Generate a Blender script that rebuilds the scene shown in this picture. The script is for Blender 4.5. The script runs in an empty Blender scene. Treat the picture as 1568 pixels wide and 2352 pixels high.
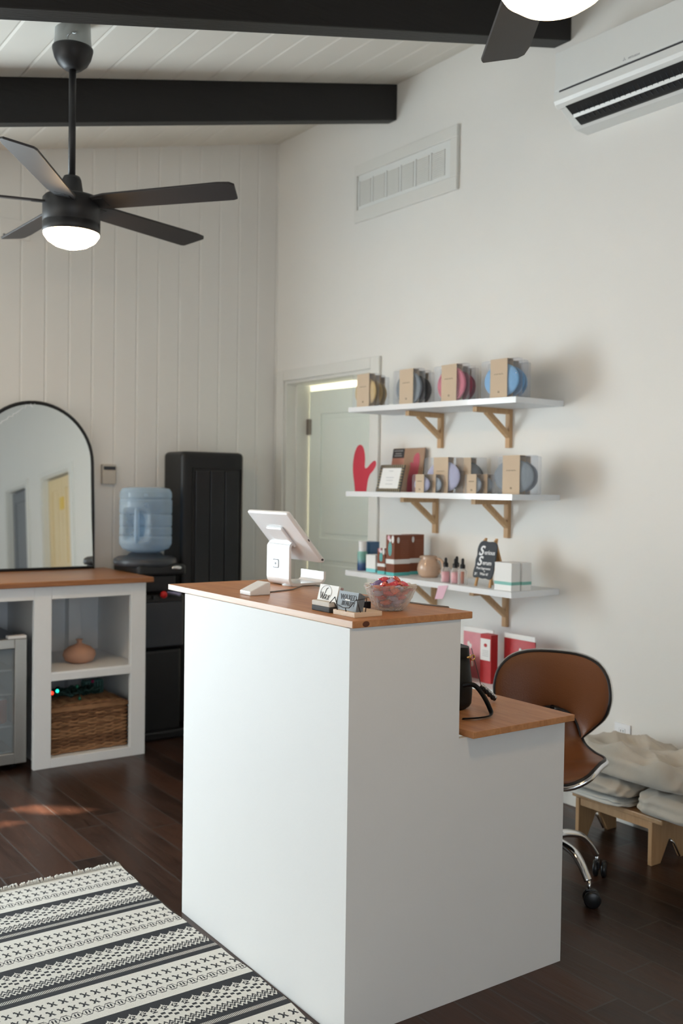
import bpy, bmesh, math, random
from mathutils import Vector, Matrix
random.seed(7)
R = math.radians
scene = bpy.context.scene
C = scene.collection

# ------------------------------------------------------------------ camera
H = 1.41
yaw, pitch, roll = R(35.07), R(-1.393), R(0.797)
fw = Vector((math.sin(yaw)*math.cos(pitch), math.cos(yaw)*math.cos(pitch), math.sin(pitch)))
rt = Vector((math.cos(yaw), -math.sin(yaw), 0)); up = rt.cross(fw)
rt2 = rt*math.cos(roll) + up*math.sin(roll); up2 = -rt*math.sin(roll) + up*math.cos(roll)
camd = bpy.data.cameras.new('camera'); cam = bpy.data.objects.new('camera', camd); C.objects.link(cam)
m = Matrix((rt2, up2, -fw)).transposed().to_4x4(); m.translation = Vector((0, 0, H)); cam.matrix_world = m
camd.sensor_fit = 'VERTICAL'; camd.sensor_height = 36.0; camd.lens = 36.0*2273.0/2352.0
camd.clip_start = 0.05; camd.clip_end = 60
camd.dof.use_dof = True; camd.dof.focus_distance = 2.75; camd.dof.aperture_fstop = 3.2
scene.camera = cam

# ------------------------------------------------------------------ view, world, daylight
scene.view_settings.view_transform = 'Standard'; scene.view_settings.look = 'None'
scene.view_settings.gamma = 1; scene.view_settings.exposure = 0.0
w = bpy.data.worlds.new('world'); scene.world = w; w.use_nodes = True
w.node_tree.nodes['Background'].inputs[0].default_value = (0.75, 0.87, 1.0, 1)
w.node_tree.nodes['Background'].inputs[1].default_value = 0.8

def area(name, loc, direction, sx, sy, power, col):
    l = bpy.data.lights.new(name, 'AREA'); l.shape = 'RECTANGLE'; l.size = sx; l.size_y = sy
    l.energy = power; l.color = col
    o = bpy.data.objects.new(name, l); C.objects.link(o); o.location = loc
    o.rotation_euler = Vector(direction).to_track_quat('-Z', 'Y').to_euler()
    return o
DAY = (0.86, 0.93, 1.0)
area('daylight_window_far', (-4.84, 3.8, 1.2), (1, 0, 0), 2.8, 2.0, 44, DAY)
area('daylight_window_near', (-4.84, .6, 1.2), (1, 0, 0), 2.8, 2.0, 15, DAY)
area('ceiling_fill_far', (-4.82, 3.8, .9), (1, 0, .62), 2.8, 1.2, 30, (1.0, .86, .60))  # added warm fill at the window, tilted up to brighten the ceiling
area('ceiling_fill_near', (-4.82, .6, .9), (1, 0, .62), 2.8, 1.2, 30, (1.0, .86, .60))  # second added ceiling fill, at the near window
area('daylight_glass_door', (.10, 5.58, 1.12), (0, -1, 0), 1.9, 2.0, 164, (.81, .94, 1.0))
area('daylight_shopfront', (-.6, -3.06, 1.3), (0, 1, 0), 3.6, 2.0, 46, DAY)
area('daylight_next_room', (4.6, 4.6, 1.5), (-1, 0.1, 0), 0.9, 1.6, 8, (0.86, 1.0, 0.88))
sl = bpy.data.lights.new('sun', 'SUN'); sl.energy = 160; sl.angle = R(0.25); sl.color = (1.0, 0.78, 0.6)
so = bpy.data.objects.new('sun', sl); C.objects.link(so)
so.rotation_euler = Vector((math.cos(R(15)), 0, -math.sin(R(15)))).to_track_quat('-Z', 'Y').to_euler()

# ------------------------------------------------------------------ materials
def lin(c):
    return tuple(((v/255)/12.92 if v/255 <= .04045 else ((v/255+.055)/1.055)**2.4) for v in c)
def nodes_of(name):
    mt = bpy.data.materials.new(name); mt.use_nodes = True
    nt = mt.node_tree; return mt, nt, nt.nodes['Principled BSDF']
def nd(nt, t, **kw):
    n = nt.nodes.new(t)
    for k, v in kw.items(): setattr(n, k, v)
    return n
def mat(name, col, rough=.5, metal=0, noise=0.04, nscale=20, bump=0, bscale=80, coat=0, stretch=(1, 1, 1),
        trans=0, ior=1.45, sheen=0, spec=.5, emit=None, estr=0):
    mt, nt, p = nodes_of(name)
    tc = nd(nt, 'ShaderNodeTexCoord'); mp = nd(nt, 'ShaderNodeMapping'); mp.inputs['Scale'].default_value = stretch
    nt.links.new(tc.outputs['Object'], mp.inputs['Vector'])
    ns = nd(nt, 'ShaderNodeTexNoise'); ns.inputs['Scale'].default_value = nscale; ns.inputs['Detail'].default_value = 4
    nt.links.new(mp.outputs[0], ns.inputs['Vector'])
    mx = nd(nt, 'ShaderNodeMix', data_type='RGBA')
    mx.inputs[6].default_value = tuple(max(0, v*(1-noise)) for v in col)+(1,)
    mx.inputs[7].default_value = tuple(min(1, v*(1+noise)) for v in col)+(1,)
    nt.links.new(ns.outputs[0], mx.inputs[0]); nt.links.new(mx.outputs[2], p.inputs['Base Color'])
    p.inputs['Roughness'].default_value = rough; p.inputs['Metallic'].default_value = metal
    p.inputs['Coat Weight'].default_value = coat; p.inputs['Transmission Weight'].default_value = trans
    p.inputs['IOR'].default_value = ior; p.inputs['Sheen Weight'].default_value = sheen
    p.inputs['Specular IOR Level'].default_value = spec
    if emit: p.inputs['Emission Color'].default_value = tuple(emit)+(1,); p.inputs['Emission Strength'].default_value = estr
    if bump:
        n2 = nd(nt, 'ShaderNodeTexNoise'); n2.inputs['Scale'].default_value = bscale; n2.inputs['Detail'].default_value = 6
        nt.links.new(mp.outputs[0], n2.inputs['Vector'])
        b = nd(nt, 'ShaderNodeBump'); b.inputs['Strength'].default_value = bump; b.inputs['Distance'].default_value = .01
        nt.links.new(n2.outputs[0], b.inputs['Height']); nt.links.new(b.outputs[0], p.inputs['Normal'])
    return mt
def clear_mat(name, col, opacity=.25, rough=.1, edge=.6):
    mt = bpy.data.materials.new(name); mt.use_nodes = True; nt = mt.node_tree; nt.nodes.clear()
    out = nd(nt, 'ShaderNodeOutputMaterial'); t = nd(nt, 'ShaderNodeBsdfTransparent'); t.inputs[0].default_value = tuple(col)+(1,)
    p = nd(nt, 'ShaderNodeBsdfPrincipled'); p.inputs['Base Color'].default_value = tuple(col)+(1,); p.inputs['Roughness'].default_value = rough
    lw = nd(nt, 'ShaderNodeLayerWeight'); lw.inputs[0].default_value = .3
    ma = nd(nt, 'ShaderNodeMath', operation='MULTIPLY_ADD'); ma.inputs[1].default_value = edge; ma.inputs[2].default_value = opacity; ma.use_clamp = True
    ns = nd(nt, 'ShaderNodeTexNoise'); ns.inputs['Scale'].default_value = 30
    mx = nd(nt, 'ShaderNodeMixShader')
    nt.links.new(lw.outputs['Facing'], ma.inputs[0]); nt.links.new(ma.outputs[0], mx.inputs[0])
    b = nd(nt, 'ShaderNodeBump'); b.inputs['Strength'].default_value = .3; b.inputs['Distance'].default_value = .004
    nt.links.new(ns.outputs[0], b.inputs['Height']); nt.links.new(b.outputs[0], p.inputs['Normal'])
    nt.links.new(t.outputs[0], mx.inputs[1]); nt.links.new(p.outputs[0], mx.inputs[2]); nt.links.new(mx.outputs[0], out.inputs[0])
    return mt
def wood(name, c1, c2, axis='Y', rough=.4, scale=1.0, coat=.15):
    mt, nt, p = nodes_of(name)
    tc = nd(nt, 'ShaderNodeTexCoord'); mp = nd(nt, 'ShaderNodeMapping')
    s = {'X': (1.2, 14, 14), 'Y': (14, 1.2, 14), 'Z': (14, 14, 1.2)}[axis]
    mp.inputs['Scale'].default_value = tuple(v*scale for v in s)
    nt.links.new(tc.outputs['Object'], mp.inputs['Vector'])
    ns = nd(nt, 'ShaderNodeTexNoise'); ns.inputs['Scale'].default_value = 2.2; ns.inputs['Detail'].default_value = 8; ns.inputs['Distortion'].default_value = 1.4
    nt.links.new(mp.outputs[0], ns.inputs['Vector'])
    n2 = nd(nt, 'ShaderNodeTexNoise'); n2.inputs['Scale'].default_value = 9; n2.inputs['Detail'].default_value = 5
    nt.links.new(mp.outputs[0], n2.inputs['Vector'])
    ad = nd(nt, 'ShaderNodeMath', operation='MULTIPLY_ADD'); ad.inputs[1].default_value = .35
    nt.links.new(n2.outputs[0], ad.inputs[0]); nt.links.new(ns.outputs[0], ad.inputs[2])
    cr = nd(nt, 'ShaderNodeValToRGB')
    cr.color_ramp.elements[0].position = .42; cr.color_ramp.elements[0].color = tuple(c1)+(1,)
    cr.color_ramp.elements[1].position = .85; cr.color_ramp.elements[1].color = tuple(c2)+(1,)
    nt.links.new(ad.outputs[0], cr.inputs[0]); nt.links.new(cr.outputs[0], p.inputs['Base Color'])
    p.inputs['Roughness'].default_value = rough; p.inputs['Coat Weight'].default_value = coat; p.inputs['Coat Roughness'].default_value = .25
    b = nd(nt, 'ShaderNodeBump'); b.inputs['Strength'].default_value = .15; b.inputs['Distance'].default_value = .004
    nt.links.new(ad.outputs[0], b.inputs['Height']); nt.links.new(b.outputs[0], p.inputs['Normal'])
    return mt

M = {}
M['wall'] = mat('wall_paint', (.80, .785, .75), .75, noise=.02, nscale=3, bump=.05, bscale=140)
M['ceil'] = mat('ceiling_paint', (.80, .76, .69), .7, noise=.03, nscale=5)
M['trim'] = mat('trim_paint', (.76, .75, .71), .45, noise=.015)
M['white'] = mat('white_paint', (.83, .86, .89), .5, noise=.015, bump=.08, bscale=90)
M['counter'] = mat('counter_paint', (.72, .725, .725), .6, noise=.015, nscale=4, bump=.03, bscale=110)
M['gloss_white'] = mat('white_plastic', (.80, .80, .81), .18, noise=.005, coat=.3)
M['ac_white'] = mat('air_conditioner_plastic', (.78, .79, .77), .35, noise=.01)
M['black'] = mat('black_metal', (.007, .007, .008), .42, noise=.1, nscale=8)
M['beam'] = mat('beam_paint', (.010, .009, .009), .55, noise=.15, nscale=6, bump=.2, bscale=40, stretch=(.3, 3, 3))
M['fan'] = mat('fan_metal', (.016, .015, .016), .45, noise=.08)
M['blade'] = mat('fan_blade_finish', (.030, .026, .026), .5, noise=.08)
M['darkplastic'] = mat('black_plastic', (.010, .011, .013), .3, noise=.1)
M['greyplastic'] = mat('dark_grey_plastic', (.035, .04, .05), .35, noise=.1)
M['chrome'] = mat('chrome', (.75, .75, .76), .12, 1, noise=.02)
M['steel'] = mat('brushed_steel', (.52, .50, .47), .32, 1, noise=.06, stretch=(1, 1, 20))
M['brass'] = mat('brass', (.75, .48, .18), .25, 1, noise=.05)
M['pine'] = wood('varnished_pine', (.52, .245, .105), (.37, .155, .058), 'Y', .42, coat=.05)
M['pine_edge'] = wood('pale_pine_edge', (.62, .42, .30), (.50, .31, .20), 'Y', .5)
M['pine_cab'] = wood('oiled_pine', (.40, .17, .06), (.26, .095, .03), 'X', .35)
M['bracket'] = wood('light_pine_bracket', (.60, .40, .22), (.50, .30, .15), 'Z', .55, coat=0)
M['birch'] = wood('birch_plywood', (.48, .30, .155), (.40, .235, .11), 'Z', .5, coat=.05)
M['maple'] = wood('pale_maple', (.74, .60, .46), (.64, .48, .34), 'X', .5, coat=.05)
M['easel'] = wood('easel_wood', (.58, .34, .14), (.40, .21, .08), 'Z', .5, coat=0)
M['leather'] = mat('brown_leather', (.175, .062, .022), .36, noise=.12, nscale=6, bump=.12, bscale=260)
M['piping'] = mat('black_piping', (.012, .010, .010), .4)
M['purse'] = mat('black_leather', (.003, .003, .0035), .34, bump=.05, bscale=120, spec=.3)
M['cloth'] = mat('cream_cotton', (.50, .45, .375), .9, noise=.08, bump=.6, bscale=16, sheen=.3)
M['cloth2'] = mat('pale_cotton', (.58, .57, .52), .9, noise=.05, bump=.35, bscale=28, sheen=.3)
M['rug_cream'] = mat('cream_cotton_yarn', (.66, .65, .61), .95, noise=.07, nscale=160, bump=.5, bscale=420)
M['rug_black'] = mat('black_cotton_yarn', (.020, .022, .027), .95, noise=.3, nscale=220, bump=.5, bscale=420)
M['clear'] = clear_mat('clear_film', (.93, .94, .96), .10, .12)
M['clearbox'] = clear_mat('clear_wrap_grey', (.93, .94, .96), .03, .12, .28)
M['kraft'] = mat('kraft_paper', (.56, .44, .32), .8, noise=.03)
M['print'] = mat('grey_print', (.34, .27, .20), .8)
M['paper'] = mat('white_paper', (.82, .82, .81), .7, noise=.01)
M['ink'] = mat('dark_ink', (.05, .05, .055), .6)
M['greyink'] = mat('pale_grey_ink', (.45, .46, .48), .6)
M['emblemgrey'] = mat('emblem_grey', (.22, .24, .27), .6)
M['chalk'] = mat('chalk', (.85, .86, .88), .9)
M['slate'] = mat('chalkboard_slate', (.055, .062, .072), .8, noise=.15, nscale=9)
M['red_rubber'] = mat('red_silicone', (.50, .025, .05), .33, noise=.05, bump=.1, bscale=200)
M['terracotta'] = mat('blush_clay', (.50, .29, .205), .8, noise=.05)
M['mug'] = mat('beige_glaze', (.52, .36, .26), .22, noise=.15, nscale=14, coat=.4)
M['brownbox'] = mat('chestnut_carton', (.20, .055, .022), .5, noise=.06)
M['teal'] = mat('teal_print', (.10, .50, .50), .5)
M['palegreen'] = mat('mint_band', (.22, .50, .44), .55)
M['bluecan'] = mat('blue_metallic_print', (.07, .17, .33), .35, noise=.25, nscale=5)
M['pinkliquid'] = mat('pink_liquid', (.80, .38, .44), .2, noise=.05)
M['dropper'] = mat('black_rubber', (.01, .01, .012), .5)
M['pinkpaper'] = mat('pink_card', (.74, .47, .56), .75)
M['redprint'] = mat('crimson_print', (.46, .03, .035), .45, noise=.2, nscale=40)
M['pinkprint'] = mat('rose_print', (.62, .25, .29), .45, noise=.2, nscale=20)
M['hot'] = mat('red_tap', (.55, .01, .012), .35)
M['cold'] = mat('lilac_tap', (.30, .30, .48), .35)
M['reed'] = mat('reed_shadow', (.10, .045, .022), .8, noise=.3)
M['hinge'] = mat('aged_nickel', (.30, .26, .23), .35, .9)
M['interior'] = mat('fridge_liner', (.55, .60, .66), .5)
M['redcan'] = mat('red_can_print', (.50, .07, .035), .35, noise=.25, nscale=30)
M['yellowcan'] = mat('yellow_can_print', (.45, .42, .10), .35, noise=.25, nscale=30)
M['darkgreen'] = mat('dark_green_foil', (.02, .06, .055), .5, noise=.6, nscale=60, bump=.6, bscale=60)
M['tealglass'] = mat('frosted_teal', (.07, .17, .16), .4, noise=.3, nscale=40)
M['doorpaint'] = mat('door_paint', (.82, .88, .82), .4, noise=.01)
M['yellowdoor'] = mat('cream_yellow_paint', (.78, .62, .36), .5, noise=.03)
M['yellowsign'] = mat('yellow_tag', (.80, .55, .10), .5)
M['greydoor'] = mat('slate_grey_paint', (.20, .21, .23), .6)
M['thermo'] = mat('beige_plastic', (.52, .48, .42), .5)
M['charm'] = mat('rhinestone', (.45, .45, .45), .25, .6, noise=.9, nscale=300)
M['frame_stripe'] = mat('gold_ridge', (.42, .33, .20), .4, .5)
M['pewter'] = mat('pewter_grey', (.10, .10, .10), .5)
M['stone'] = mat('pale_stone', (.60, .57, .52), .8, noise=.08, nscale=60)
M['slateblock'] = mat('charcoal_stone', (.045, .048, .052), .7, noise=.1)
M['mauve'] = mat('mauve_card', (.40, .30, .31), .6)
M['greycard'] = mat('blue_grey_card', (.17, .19, .21), .45, noise=.05)
M['screen'] = mat('dark_screen', (.01, .01, .012), .1)
M['cable'] = mat('grey_cable', (.18, .16, .15), .5)
M['bottle'] = clear_mat('blue_polycarbonate', (.62, .75, .86), .26, .06)
M['glasspane'] = clear_mat('tinted_pane', (.78, .84, .88), .16, .03)
M['vinyl'] = clear_mat('frosted_glass_plastic', (.55, .57, .57), .30, .1)
def glass(name, col, rough=.02):
    return mat(name, col, rough, trans=1, ior=1.45, noise=0)
M['cutglass'] = clear_mat('pressed_glass', (.95, .92, .88), .10, .04, .55)
M['vial'] = clear_mat('clear_vial', (.95, .95, .94), .12, .05)
M['mirror'] = mat('mirror_glass', (.80, .83, .82), .015, 1, noise=0)
M['dome'] = mat('lit_frosted_dome', (.95, .93, .9), .4, emit=(1.0, .66, .34), estr=70.0)
M['led_red'] = mat('red_bulb', (.6, .02, .01), .3, emit=(1, .05, .02), estr=2.0)
M['led_green'] = mat('green_bulb', (.02, .5, .4), .3, emit=(.03, 1, .7), estr=1.6)
M['led_dim'] = mat('unlit_green_bulb', (.02, .22, .13), .3)
M['led_pink'] = mat('unlit_magenta_bulb', (.30, .01, .10), .3)
CANDY = [mat('red_wrapper', (.62, .06, .09), .22, noise=.3, nscale=60, coat=.5), mat('violet_wrapper', (.17, .12, .30), .22, noise=.4, nscale=60, coat=.5),
         mat('lilac_wrapper', (.42, .38, .60), .22, noise=.3, nscale=60, coat=.5), mat('orange_red_wrapper', (.70, .13, .08), .22, noise=.3, nscale=60, coat=.5),
         mat('dark_wrapper', (.03, .02, .035), .22, noise=.3, nscale=60, coat=.5)]

def floor_mat():
    mt, nt, p = nodes_of('dark_hickory_planks')
    L = nt.links; tc = nd(nt, 'ShaderNodeTexCoord'); sp = nd(nt, 'ShaderNodeSeparateXYZ'); L.new(tc.outputs['Object'], sp.inputs[0])
    def mth(op, a, b=None, c=None):
        n = nd(nt, 'ShaderNodeMath', operation=op)
        for i, v in enumerate((a, b, c)):
            if v is None: continue
            if isinstance(v, (int, float)): n.inputs[i].default_value = v
            else: L.new(v, n.inputs[i])
        return n.outputs[0]
    u = mth('DIVIDE', mth('SUBTRACT', sp.outputs[0], 1.161), .131)
    row = mth('FLOOR', u); fu = mth('FRACT', u)
    rn = nd(nt, 'ShaderNodeTexWhiteNoise', noise_dimensions='1D'); L.new(row, rn.inputs['W'])
    v = mth('ADD', mth('DIVIDE', sp.outputs[1], 1.25), rn.outputs['Value'])
    fv = mth('FRACT', v); cell = mth('ADD', mth('MULTIPLY', row, 17.3), mth('FLOOR', v))
    r2 = nd(nt, 'ShaderNodeTexWhiteNoise', noise_dimensions='1D'); L.new(cell, r2.inputs['W'])
    mp = nd(nt, 'ShaderNodeMapping'); mp.inputs['Scale'].default_value = (9, 1.3, 1)
    L.new(tc.outputs['Object'], mp.inputs['Vector']); 
    cv = nd(nt, 'ShaderNodeCombineXYZ'); L.new(cell, cv.inputs[2]); L.new(cv.outputs[0], mp.inputs['Location'])
    ns = nd(nt, 'ShaderNodeTexNoise'); ns.inputs['Scale'].default_value = 3; ns.inputs['Detail'].default_value = 8; ns.inputs['Distortion'].default_value = .8
    L.new(mp.outputs[0], ns.inputs['Vector'])
    f = mth('MULTIPLY_ADD', r2.outputs['Value'], .45, mth('MULTIPLY', ns.outputs[0], .75))
    cr = nd(nt, 'ShaderNodeValToRGB'); e = cr.color_ramp.elements
    e[0].position = .25; e[0].color = (.010, .0055, .004, 1); e[1].position = .85; e[1].color = (.056, .024, .014, 1)
    L.new(f, cr.inputs[0])
    eu = mth('LESS_THAN', mth('MINIMUM', fu, mth('SUBTRACT', 1.0, fu)), .022)
    ev = mth('LESS_THAN', mth('MINIMUM', fv, mth('SUBTRACT', 1.0, fv)), .0025)
    seam = mth('MAXIMUM', eu, ev)
    mx = nd(nt, 'ShaderNodeMix', data_type='RGBA'); L.new(seam, mx.inputs[0]); L.new(cr.outputs[0], mx.inputs[6]); mx.inputs[7].default_value = (.05, .040, .036, 1)
    L.new(mx.outputs[2], p.inputs['Base Color'])
    p.inputs['Specular IOR Level'].default_value = .32
    rr = mth('MULTIPLY_ADD', ns.outputs[0], .22, .22); L.new(rr, p.inputs['Roughness'])
    b = nd(nt, 'ShaderNodeBump'); b.inputs['Strength'].default_value = .35; b.inputs['Distance'].default_value = .004
    L.new(mth('SUBTRACT', ns.outputs[0], mth('MULTIPLY', seam, .8)), b.inputs['Height']); L.new(b.outputs[0], p.inputs['Normal'])
    return mt
M['floor'] = floor_mat()

# ------------------------------------------------------------------ mesh helpers
class MB:
    def __init__(s): s.bm = bmesh.new(); s.mats = []
    def mi(s, m):
        if m not in s.mats: s.mats.append(m)
        return s.mats.index(m)
    def _add(s, tmp, m, M4=None, smooth=False):
        i = s.mi(m)
        if M4 is not None: tmp.transform(M4)
        for f in tmp.faces: f.material_index = i; f.smooth = smooth
        me = bpy.data.meshes.new('t'); tmp.to_mesh(me); tmp.free(); s.bm.from_mesh(me); bpy.data.meshes.remove(me)
        return s
    def box(s, a, b, m, bev=0, seg=2, X=None, smooth=False):
        t = bmesh.new(); bmesh.ops.create_cube(t, size=1)
        for v in t.verts: v.co = Vector([(a[k]+b[k])/2 + v.co[k]*(b[k]-a[k]) for k in range(3)])
        if bev: bmesh.ops.bevel(t, geom=list(t.edges), offset=bev, segments=seg, affect='EDGES', profile=.5)
        return s._add(t, m, X, smooth)
    def prism(s, poly, d0, d1, m, axis='y', bev=0, X=None, smooth=False):
        t = bmesh.new()
        def P(p, d): return {'y': (p[0], d, p[1]), 'z': (p[0], p[1], d), 'x': (d, p[0], p[1])}[axis]
        a = [t.verts.new(P(p, d0)) for p in poly]; b = [t.verts.new(P(p, d1)) for p in poly]
        t.faces.new(a); t.faces.new(b[::-1]); n = len(poly)
        for i in range(n): t.faces.new((a[i], b[i], b[(i+1) % n], a[(i+1) % n]))
        bmesh.ops.recalc_face_normals(t, faces=t.faces)
        if bev: bmesh.ops.bevel(t, geom=[e for e in t.edges], offset=bev, segments=2, affect='EDGES', profile=.5)
        return s._add(t, m, X, smooth)
    def lathe(s, prof, m, n=32, c=(0, 0, 0), X=None, smooth=True, close=False):
        t = bmesh.new(); rings = []
        for r, z in prof:
            if r < 1e-6: rings.append([t.verts.new((c[0], c[1], c[2]+z))])
            else: rings.append([t.verts.new((c[0]+r*math.cos(2*math.pi*k/n), c[1]+r*math.sin(2*math.pi*k/n), c[2]+z)) for k in range(n)])
        for A, B in zip(rings, rings[1:]):
            for k in range(n):
                q = (A[k % len(A)], A[(k+1) % len(A)], B[(k+1) % len(B)], B[k % len(B)])
                q2 = []
                for v in q:
                    if v not in q2: q2.append(v)
                if len(q2) > 2:
                    try: t.faces.new(q2)
                    except ValueError: pass
        bmesh.ops.recalc_face_normals(t, faces=t.faces)
        return s._add(t, m, X, smooth)
    def tube(s, pts, r, m, n=8, X=None, cyclic=False, flat=None):
        t = bmesh.new(); pts = [Vector(p) for p in pts]; N = len(pts); rings = []
        rad = r if isinstance(r, (list, tuple)) else [r]*N
        prev = None
        for i, p in enumerate(pts):
            if cyclic: d = pts[(i+1) % N]-pts[i-1]
            else: d = pts[min(i+1, N-1)]-pts[max(i-1, 0)]
            d.normalize()
            if prev is None:
                a = d.cross(Vector((0, 0, 1)))
                if a.length < .1: a = d.cross(Vector((1, 0, 0)))
            else: a = prev-d*prev.dot(d)
            a.normalize(); prev = a; b = d.cross(a)
            fl = flat or (1, 1)
            rings.append([t.verts.new(p+(a*math.cos(2*math.pi*k/n)*fl[0]+b*math.sin(2*math.pi*k/n)*fl[1])*rad[i]) for k in range(n)])
        rng = range(N) if cyclic else range(N-1)
        for i in rng:
            A, B = rings[i], rings[(i+1) % N]
            for k in range(n): t.faces.new((A[k], A[(k+1) % n], B[(k+1) % n], B[k]))
        if not cyclic: t.faces.new(rings[0]); t.faces.new(rings[-1][::-1])
        bmesh.ops.recalc_face_normals(t, faces=t.faces)
        return s._add(t, m, X, True)
    def bar(s, a, b, w, h, m, X=None, bev=0):     # rectangular bar between two points
        a, b = Vector(a), Vector(b); d = b-a; L = d.length; q = d.to_track_quat('X', 'Z').to_matrix().to_4x4()
        q.translation = (a+b)/2
        if X is not None: q = X @ q
        return s.box((-L/2, -w/2, -h/2), (L/2, w/2, h/2), m, bev=bev, X=q)
    def sphere(s, c, r, m, sc=(1, 1, 1), X=None, seg=16):
        t = bmesh.new(); bmesh.ops.create_uvsphere(t, u_segments=seg, v_segments=max(6, seg//2), radius=r)
        for v in t.verts: v.co = Vector((v.co.x*sc[0]+c[0], v.co.y*sc[1]+c[1], v.co.z*sc[2]+c[2]))
        return s._add(t, m, X, True)
    def grid(s, fn, nu, nv, m, X=None, smooth=True, cu=False):
        t = bmesh.new(); V = [[t.verts.new(fn(i/nu, j/nv)) for j in range(nv+1)] for i in range(nu if cu else nu+1)]
        K = len(V)
        for i in range(nu):
            for j in range(nv): t.faces.new((V[i][j], V[(i+1) % K][j], V[(i+1) % K][j+1], V[i][j+1]))
        return s._add(t, m, X, smooth)
    def faces(s, verts, fs, m, X=None, smooth=False):
        t = bmesh.new(); V = [t.verts.new(v) for v in verts]
        for f in fs: t.faces.new([V[i] for i in f])
        return s._add(t, m, X, smooth)
    def build(s, name, parent=None):
        me = bpy.data.meshes.new(name); s.bm.to_mesh(me); s.bm.free()
        for m in s.mats: me.materials.append(m)
        o = bpy.data.objects.new(name, me); C.objects.link(o)
        if parent is not None: o.parent = parent
        return o
def sm(pts, n=6):
    pts = [Vector(p) for p in pts]; out = []
    for i in range(len(pts)-1):
        p0, p1, p2, p3 = pts[max(i-1, 0)], pts[i], pts[i+1], pts[min(i+2, len(pts)-1)]
        for k in range(n):
            f = k/n; out.append(.5*((2*p1)+(-p0+p2)*f+(2*p0-5*p1+4*p2-p3)*f*f+(-p0+3*p1-3*p2+p3)*f**3))
    return out+[pts[-1]]
def tag(o, label=None, cat=None, group=None, kind=None):
    if label: o['label'] = label
    if cat: o['category'] = cat
    if group: o['group'] = group
    if kind: o['kind'] = kind
    return o
def thing(name, label, cat, loc=(0, 0, 0), rz=0, group=None):
    o = bpy.data.objects.new(name, None); C.objects.link(o); o.empty_display_size = .05
    o.location = loc; o.rotation_euler = (0, 0, rz); return tag(o, label, cat, group)
def struct(mb, name, label=None):
    return tag(mb.build(name), label, None, None, 'structure')
def dup(root, loc=None, rz=None, label=None):
    r = root.copy(); C.objects.link(r)
    if loc is not None: r.location = loc
    if rz is not None: r.rotation_euler = (0, 0, rz)
    if label: r['label'] = label
    for ch in list(root.children):
        c = ch.copy(); C.objects.link(c); c.parent = r
        for g in list(ch.children):
            d = g.copy(); C.objects.link(d); d.parent = c
    return r
def part_label(o, t): o['label'] = t; return o
def rx(a): return Matrix.Rotation(a, 4, 'X')
def ry(a): return Matrix.Rotation(a, 4, 'Y')
def rz_(a): return Matrix.Rotation(a, 4, 'Z')
def tr(x, y, z): return Matrix.Translation((x, y, z))
def text(body, size, m, name, parent, X, shear=0, sx=1, depth=.0006, align='CENTER', bold=0):
    cu = bpy.data.curves.new('t', 'FONT'); cu.body = body; cu.size = size; cu.shear = shear; cu.extrude = depth; cu.align_x = align; cu.align_y = 'CENTER'; cu.offset = bold
    o = bpy.data.objects.new('t', cu); C.objects.link(o)
    me = bpy.data.meshes.new_from_object(o); C.objects.unlink(o); bpy.data.objects.remove(o)
    me.transform(X @ Matrix.Diagonal((sx, 1, 1, 1)))
    me.materials.clear(); me.materials.append(m); me.name = name
    q = bpy.data.objects.new(name, me); C.objects.link(q); q.parent = parent
    return q
FRONT = rx(R(90))        # text plane turned to face -Y

# right wall frame: s runs from the far corner toward the camera side, n out into the room
AZ = R(1.5); WRZ = -math.pi/2 + AZ
Dv = Vector((math.sin(AZ), -math.cos(AZ), 0)); Nv = Vector((-math.cos(AZ), -math.sin(AZ), 0)); W0 = Vector((3.334, 5.5, 0))
def WP(s, n=0, z=0): return W0 + Dv*s + Nv*n + Vector((0, 0, z))
WM = Matrix.Translation(W0) @ Matrix.Rotation(WRZ, 4, 'Z')      # local (s, -n, z) -> world
def ceil_z(x): return max(2.46, 3.62 - .228*(3.36-x))

# ------------------------------------------------------------------ room
XL, YN, YB = -4.8, -3.0, 5.5
mb = MB(); mb.box((XL-.2, YN-.2, -.12), (5.2, 6.6, 0), M['floor']); struct(mb, 'floor', 'dark brown wooden plank floor')
def wall_with_openings(name, length, height_fn, holes, thick, m, X, label):
    # wall in local x (length), z; holes (x0,x1,z0,z1); the room side is y=0, wall body goes to +y
    mb = MB(); xs = sorted({0, length, *[h[0] for h in holes], *[h[1] for h in holes]})
    for a, b in zip(xs, xs[1:]):
        hs = [h for h in holes if h[0] <= a+1e-6 and h[1] >= b-1e-6]
        zs = [0]; 
        for h in sorted(hs, key=lambda h: h[2]): zs += [h[2], h[3]]
        segs = [(zs[i], zs[i+1] if i+1 < len(zs) else None) for i in range(0, len(zs), 2)]
        for z0, z1 in segs:
            if z1 is not None and z1-z0 < 1e-4: continue
            ta, tb = (z1, z1) if z1 is not None else (height_fn(a), height_fn(b))
            mb.prism([(a, z0), (b, z0), (b, tb), (a, ta)], 0, thick, m, 'y', X=X)
    return struct(mb, name, label)
LW = 8.6
dh = [(.103, 1.0, 0, 2.085), (4.20, 5.13, 0, 2.03), (5.70, 6.52, 0, 2.03)]
wall_with_openings('wall_right', LW, lambda s: 3.80, dh, .16, M['wall'], WM, 'smooth off white plaster wall carrying the shelves')
wall_with_openings('wall_left', 8.7, lambda s: 2.75, [(2.2, 5.0, .2, 2.2), (5.4, 8.2, .2, 2.2)], .2, M['wall'],
                   Matrix.Translation((XL, YN, 0)) @ rz_(R(90)), 'side wall with the two daylight windows')
wall_with_openings('wall_near', 8.9, lambda s: 4.2, [(2.3, 6.3, .3, 2.3)], .2, M['wall'], Matrix.Translation((XL+8.9, YN, 0)) @ rz_(R(180)), 'front wall with the shop window')
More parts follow.
